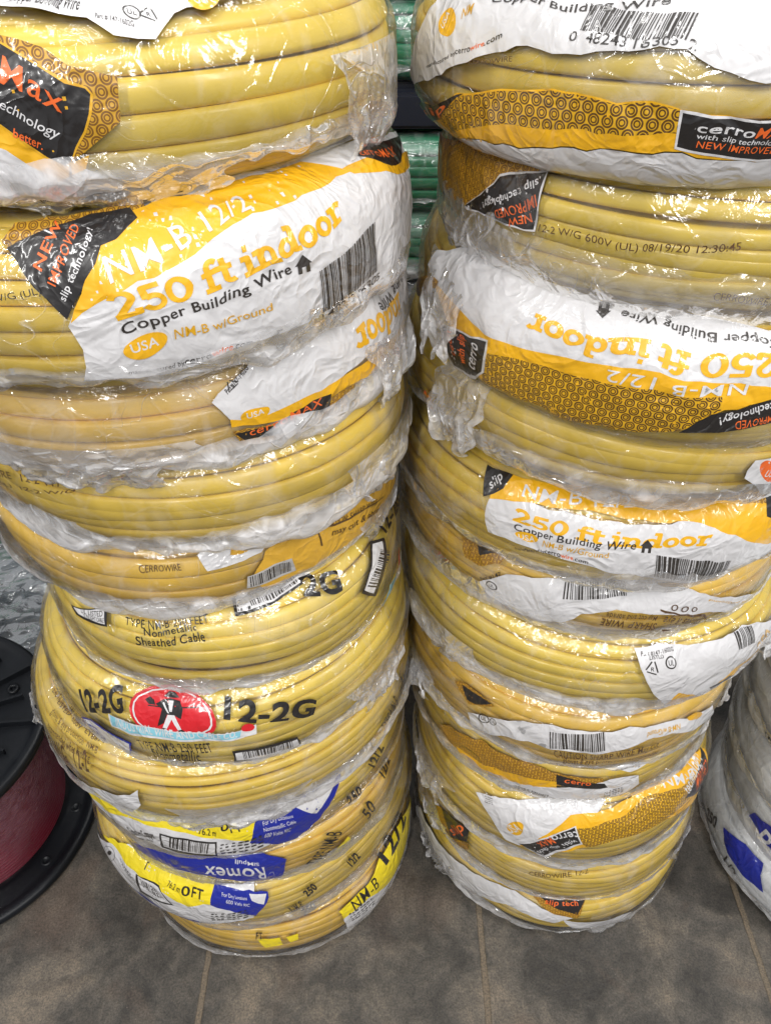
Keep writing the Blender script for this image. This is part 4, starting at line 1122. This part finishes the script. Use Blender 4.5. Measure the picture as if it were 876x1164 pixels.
def lathe(mb, prof, mat, n=96):
    th = np.linspace(0, 2 * PI, n, endpoint=False); P = np.array(prof)
    X = P[None, :, 0] * np.cos(th)[:, None]; Y = P[None, :, 0] * np.sin(th)[:, None]; Z = np.repeat(P[None, :, 1], n, 0)
    mb.grid(np.stack([X, Y, Z], -1), mat, cu=True)
rl = thing('cable_reel', (-.573, .523, 0), 'large black plastic reel of dark red cable standing on the tile at the left edge', 'reel')
def flange(z, R, up):
    mb = MB(); t = .013
    lathe(mb, [(.03, 0), (R - .003, 0), (R, .002), (R + .001, t * .5), (R, t - .002), (R - .003, t), (R - .010, t), (R - .012, t - .003), (R - .020, t - .003), (.03, t - .003), (.03, 0)], 'reel_black')
    if up:
        lathe(mb, [(.075, t - .0025), (.075, t + .004), (.079, t + .006), (.083, t + .004), (.083, t - .0025)], 'reel_black')
        lathe(mb, [(.028, t - .0025), (.028, t + .010), (.034, t + .012), (.040, t + .010), (.040, t - .0025)], 'reel_black')
        for k in range(20):
            a = 2 * PI * k / 20 + .1; r0, r1 = (.083, R - .012) if k % 2 else (.083, R - .03)
            d = np.array([math.cos(a), math.sin(a)]); q = np.array([-d[1], d[0]]) * .0016
            V = []
            for zz in (t - .0032, t + .0055):
                for r, s_ in ((r0, -1), (r1, -1), (r1, 1), (r0, 1)): p = d * r + q * s_; V.append((p[0], p[1], zz))
            mb.add(V, [(4, 5, 6, 7), (0, 1, 5, 4), (1, 2, 6, 5), (2, 3, 7, 6), (3, 0, 4, 7)], 'reel_black', smooth=False)
        for k in range(5):
            a = 2 * PI * k / 5 + .26; cx, cy = .118 * math.cos(a), .118 * math.sin(a)
            th = np.linspace(0, 2 * PI, 20, endpoint=False); pr = [(.0035, t - .0026), (.0035, t + .0005), (.0055, t + .001), (.0075, t + .0005), (.0075, t - .0026)]
            P = np.array([[(cx + r * math.cos(b), cy + r * math.sin(b), z_) for r, z_ in pr] for b in th]); mb.grid(P, 'reel_black', cu=True)
    else:
        for k in range(12):
            a = 2 * PI * k / 12 + .05; cx, cy = (R - .026) * math.cos(a), (R - .026) * math.sin(a)
            th = np.linspace(0, 2 * PI, 20, endpoint=False); pr = [(.0001, t - .0029), (.0040, t - .0028), (.0045, t - .0012), (.0060, t - .0012), (.0070, t - .0029)]
            P = np.array([[(cx + r * math.cos(b), cy + r * math.sin(b), z_) for r, z_ in pr] for b in th]); mb.grid(P, 'reel_black', cu=True)
    o = mb.build('flange', rl); o.location = (0, 0, z); return o
flange(.0, .172, False); fu = flange(.192, .158, True); fu.rotation_euler = (0, 0, .3)
mb = MB(); pr = []
for k in range(34):
    zc = .0125 + (k + .5) * .00528
    for a in (-70, -35, 0, 35, 70): pr.append((.126 - .010 * (k / 34) + .0024 * math.cos(math.radians(a)), zc + .0026 * math.sin(math.radians(a))))
lathe(mb, [(.03, .0125)] + pr + [(.03, .1915)], 'cable_red', 120); mb.build('cable', rl)
mb = MB(); th = np.linspace(0, 2 * PI, 200, endpoint=False); zz = np.linspace(.014, .190, 24); TT, ZZ = np.meshgrid(th, zz, indexing='ij')
rr = .1325 - .010 * (ZZ / .19) + .0014 * fbm(TT / (2 * PI) * 24, ZZ * 30, 9, 24, 2)
mb.grid(np.stack([rr * np.cos(TT), rr * np.sin(TT), ZZ], -1), 'film_reel', cu=True, milk=np.clip((ZZ - .03) / .10, 0, 1) * .36); mb.build('plastic_wrap', rl)

# ------------------------------------------------------------------ camera, light
cam = bpy.data.cameras.new('camera'); co = bpy.data.objects.new('camera', cam); COL.objects.link(co); scene.camera = co
co.location = (0, 0, 1.0); co.rotation_euler = (math.radians(90 - 40.5), 0, 0)
cam.sensor_fit = 'VERTICAL'; cam.sensor_height = 36; cam.lens = 36 * 860 / 1164
cam.clip_start = .02; cam.clip_end = 50

def area(name, loc, target, sx, sy, power, col=(1, .985, .96)):
    l = bpy.data.lights.new(name, 'AREA'); l.shape = 'RECTANGLE'; l.size = sx; l.size_y = sy; l.energy = power; l.color = col
    o = bpy.data.objects.new(name, l); COL.objects.link(o); o.location = loc
    d = Vector(target) - Vector(loc); o.rotation_euler = d.to_track_quat('-Z', 'Y').to_euler()
    return o
area('ceiling_tube', (-.60, -1.7, 2.45), (-.2, .4, .4), .14, 1.3, 38)
area('ceiling_tube', (.80, -1.6, 2.45), (.3, .4, .4), .14, 1.3, 38)
area('ceiling_tube', (-1.8, -.5, 2.6), (-.3, .5, .4), .14, 1.3, 25)
area('ceiling_tube', (2.0, -.4, 2.6), (.5, .5, .4), .14, 1.3, 40)
area('ceiling_tube', (.0, .35, 2.9), (.0, .5, 0), 1.3, .14, 11)
area('ceiling_tube', (.1, 1.9, 2.9), (.1, 1.4, 0), 1.3, .14, 26)
w = bpy.data.worlds.new('World'); scene.world = w; w.use_nodes = True
bg = w.node_tree.nodes['Background']; bg.inputs[0].default_value = (.93, .96, 1.0, 1); bg.inputs[1].default_value = .36
scene.view_settings.view_transform = 'Standard'; scene.view_settings.look = 'None'
scene.view_settings.exposure = 0; scene.view_settings.gamma = 1
scene.cycles.transparent_max_bounces = 10; scene.cycles.max_bounces = 5; scene.cycles.diffuse_bounces = 3; scene.cycles.glossy_bounces = 3
scene.cycles.caustics_reflective = False; scene.cycles.caustics_refractive = False
scene.cycles.use_adaptive_sampling = True; scene.cycles.adaptive_threshold = .03
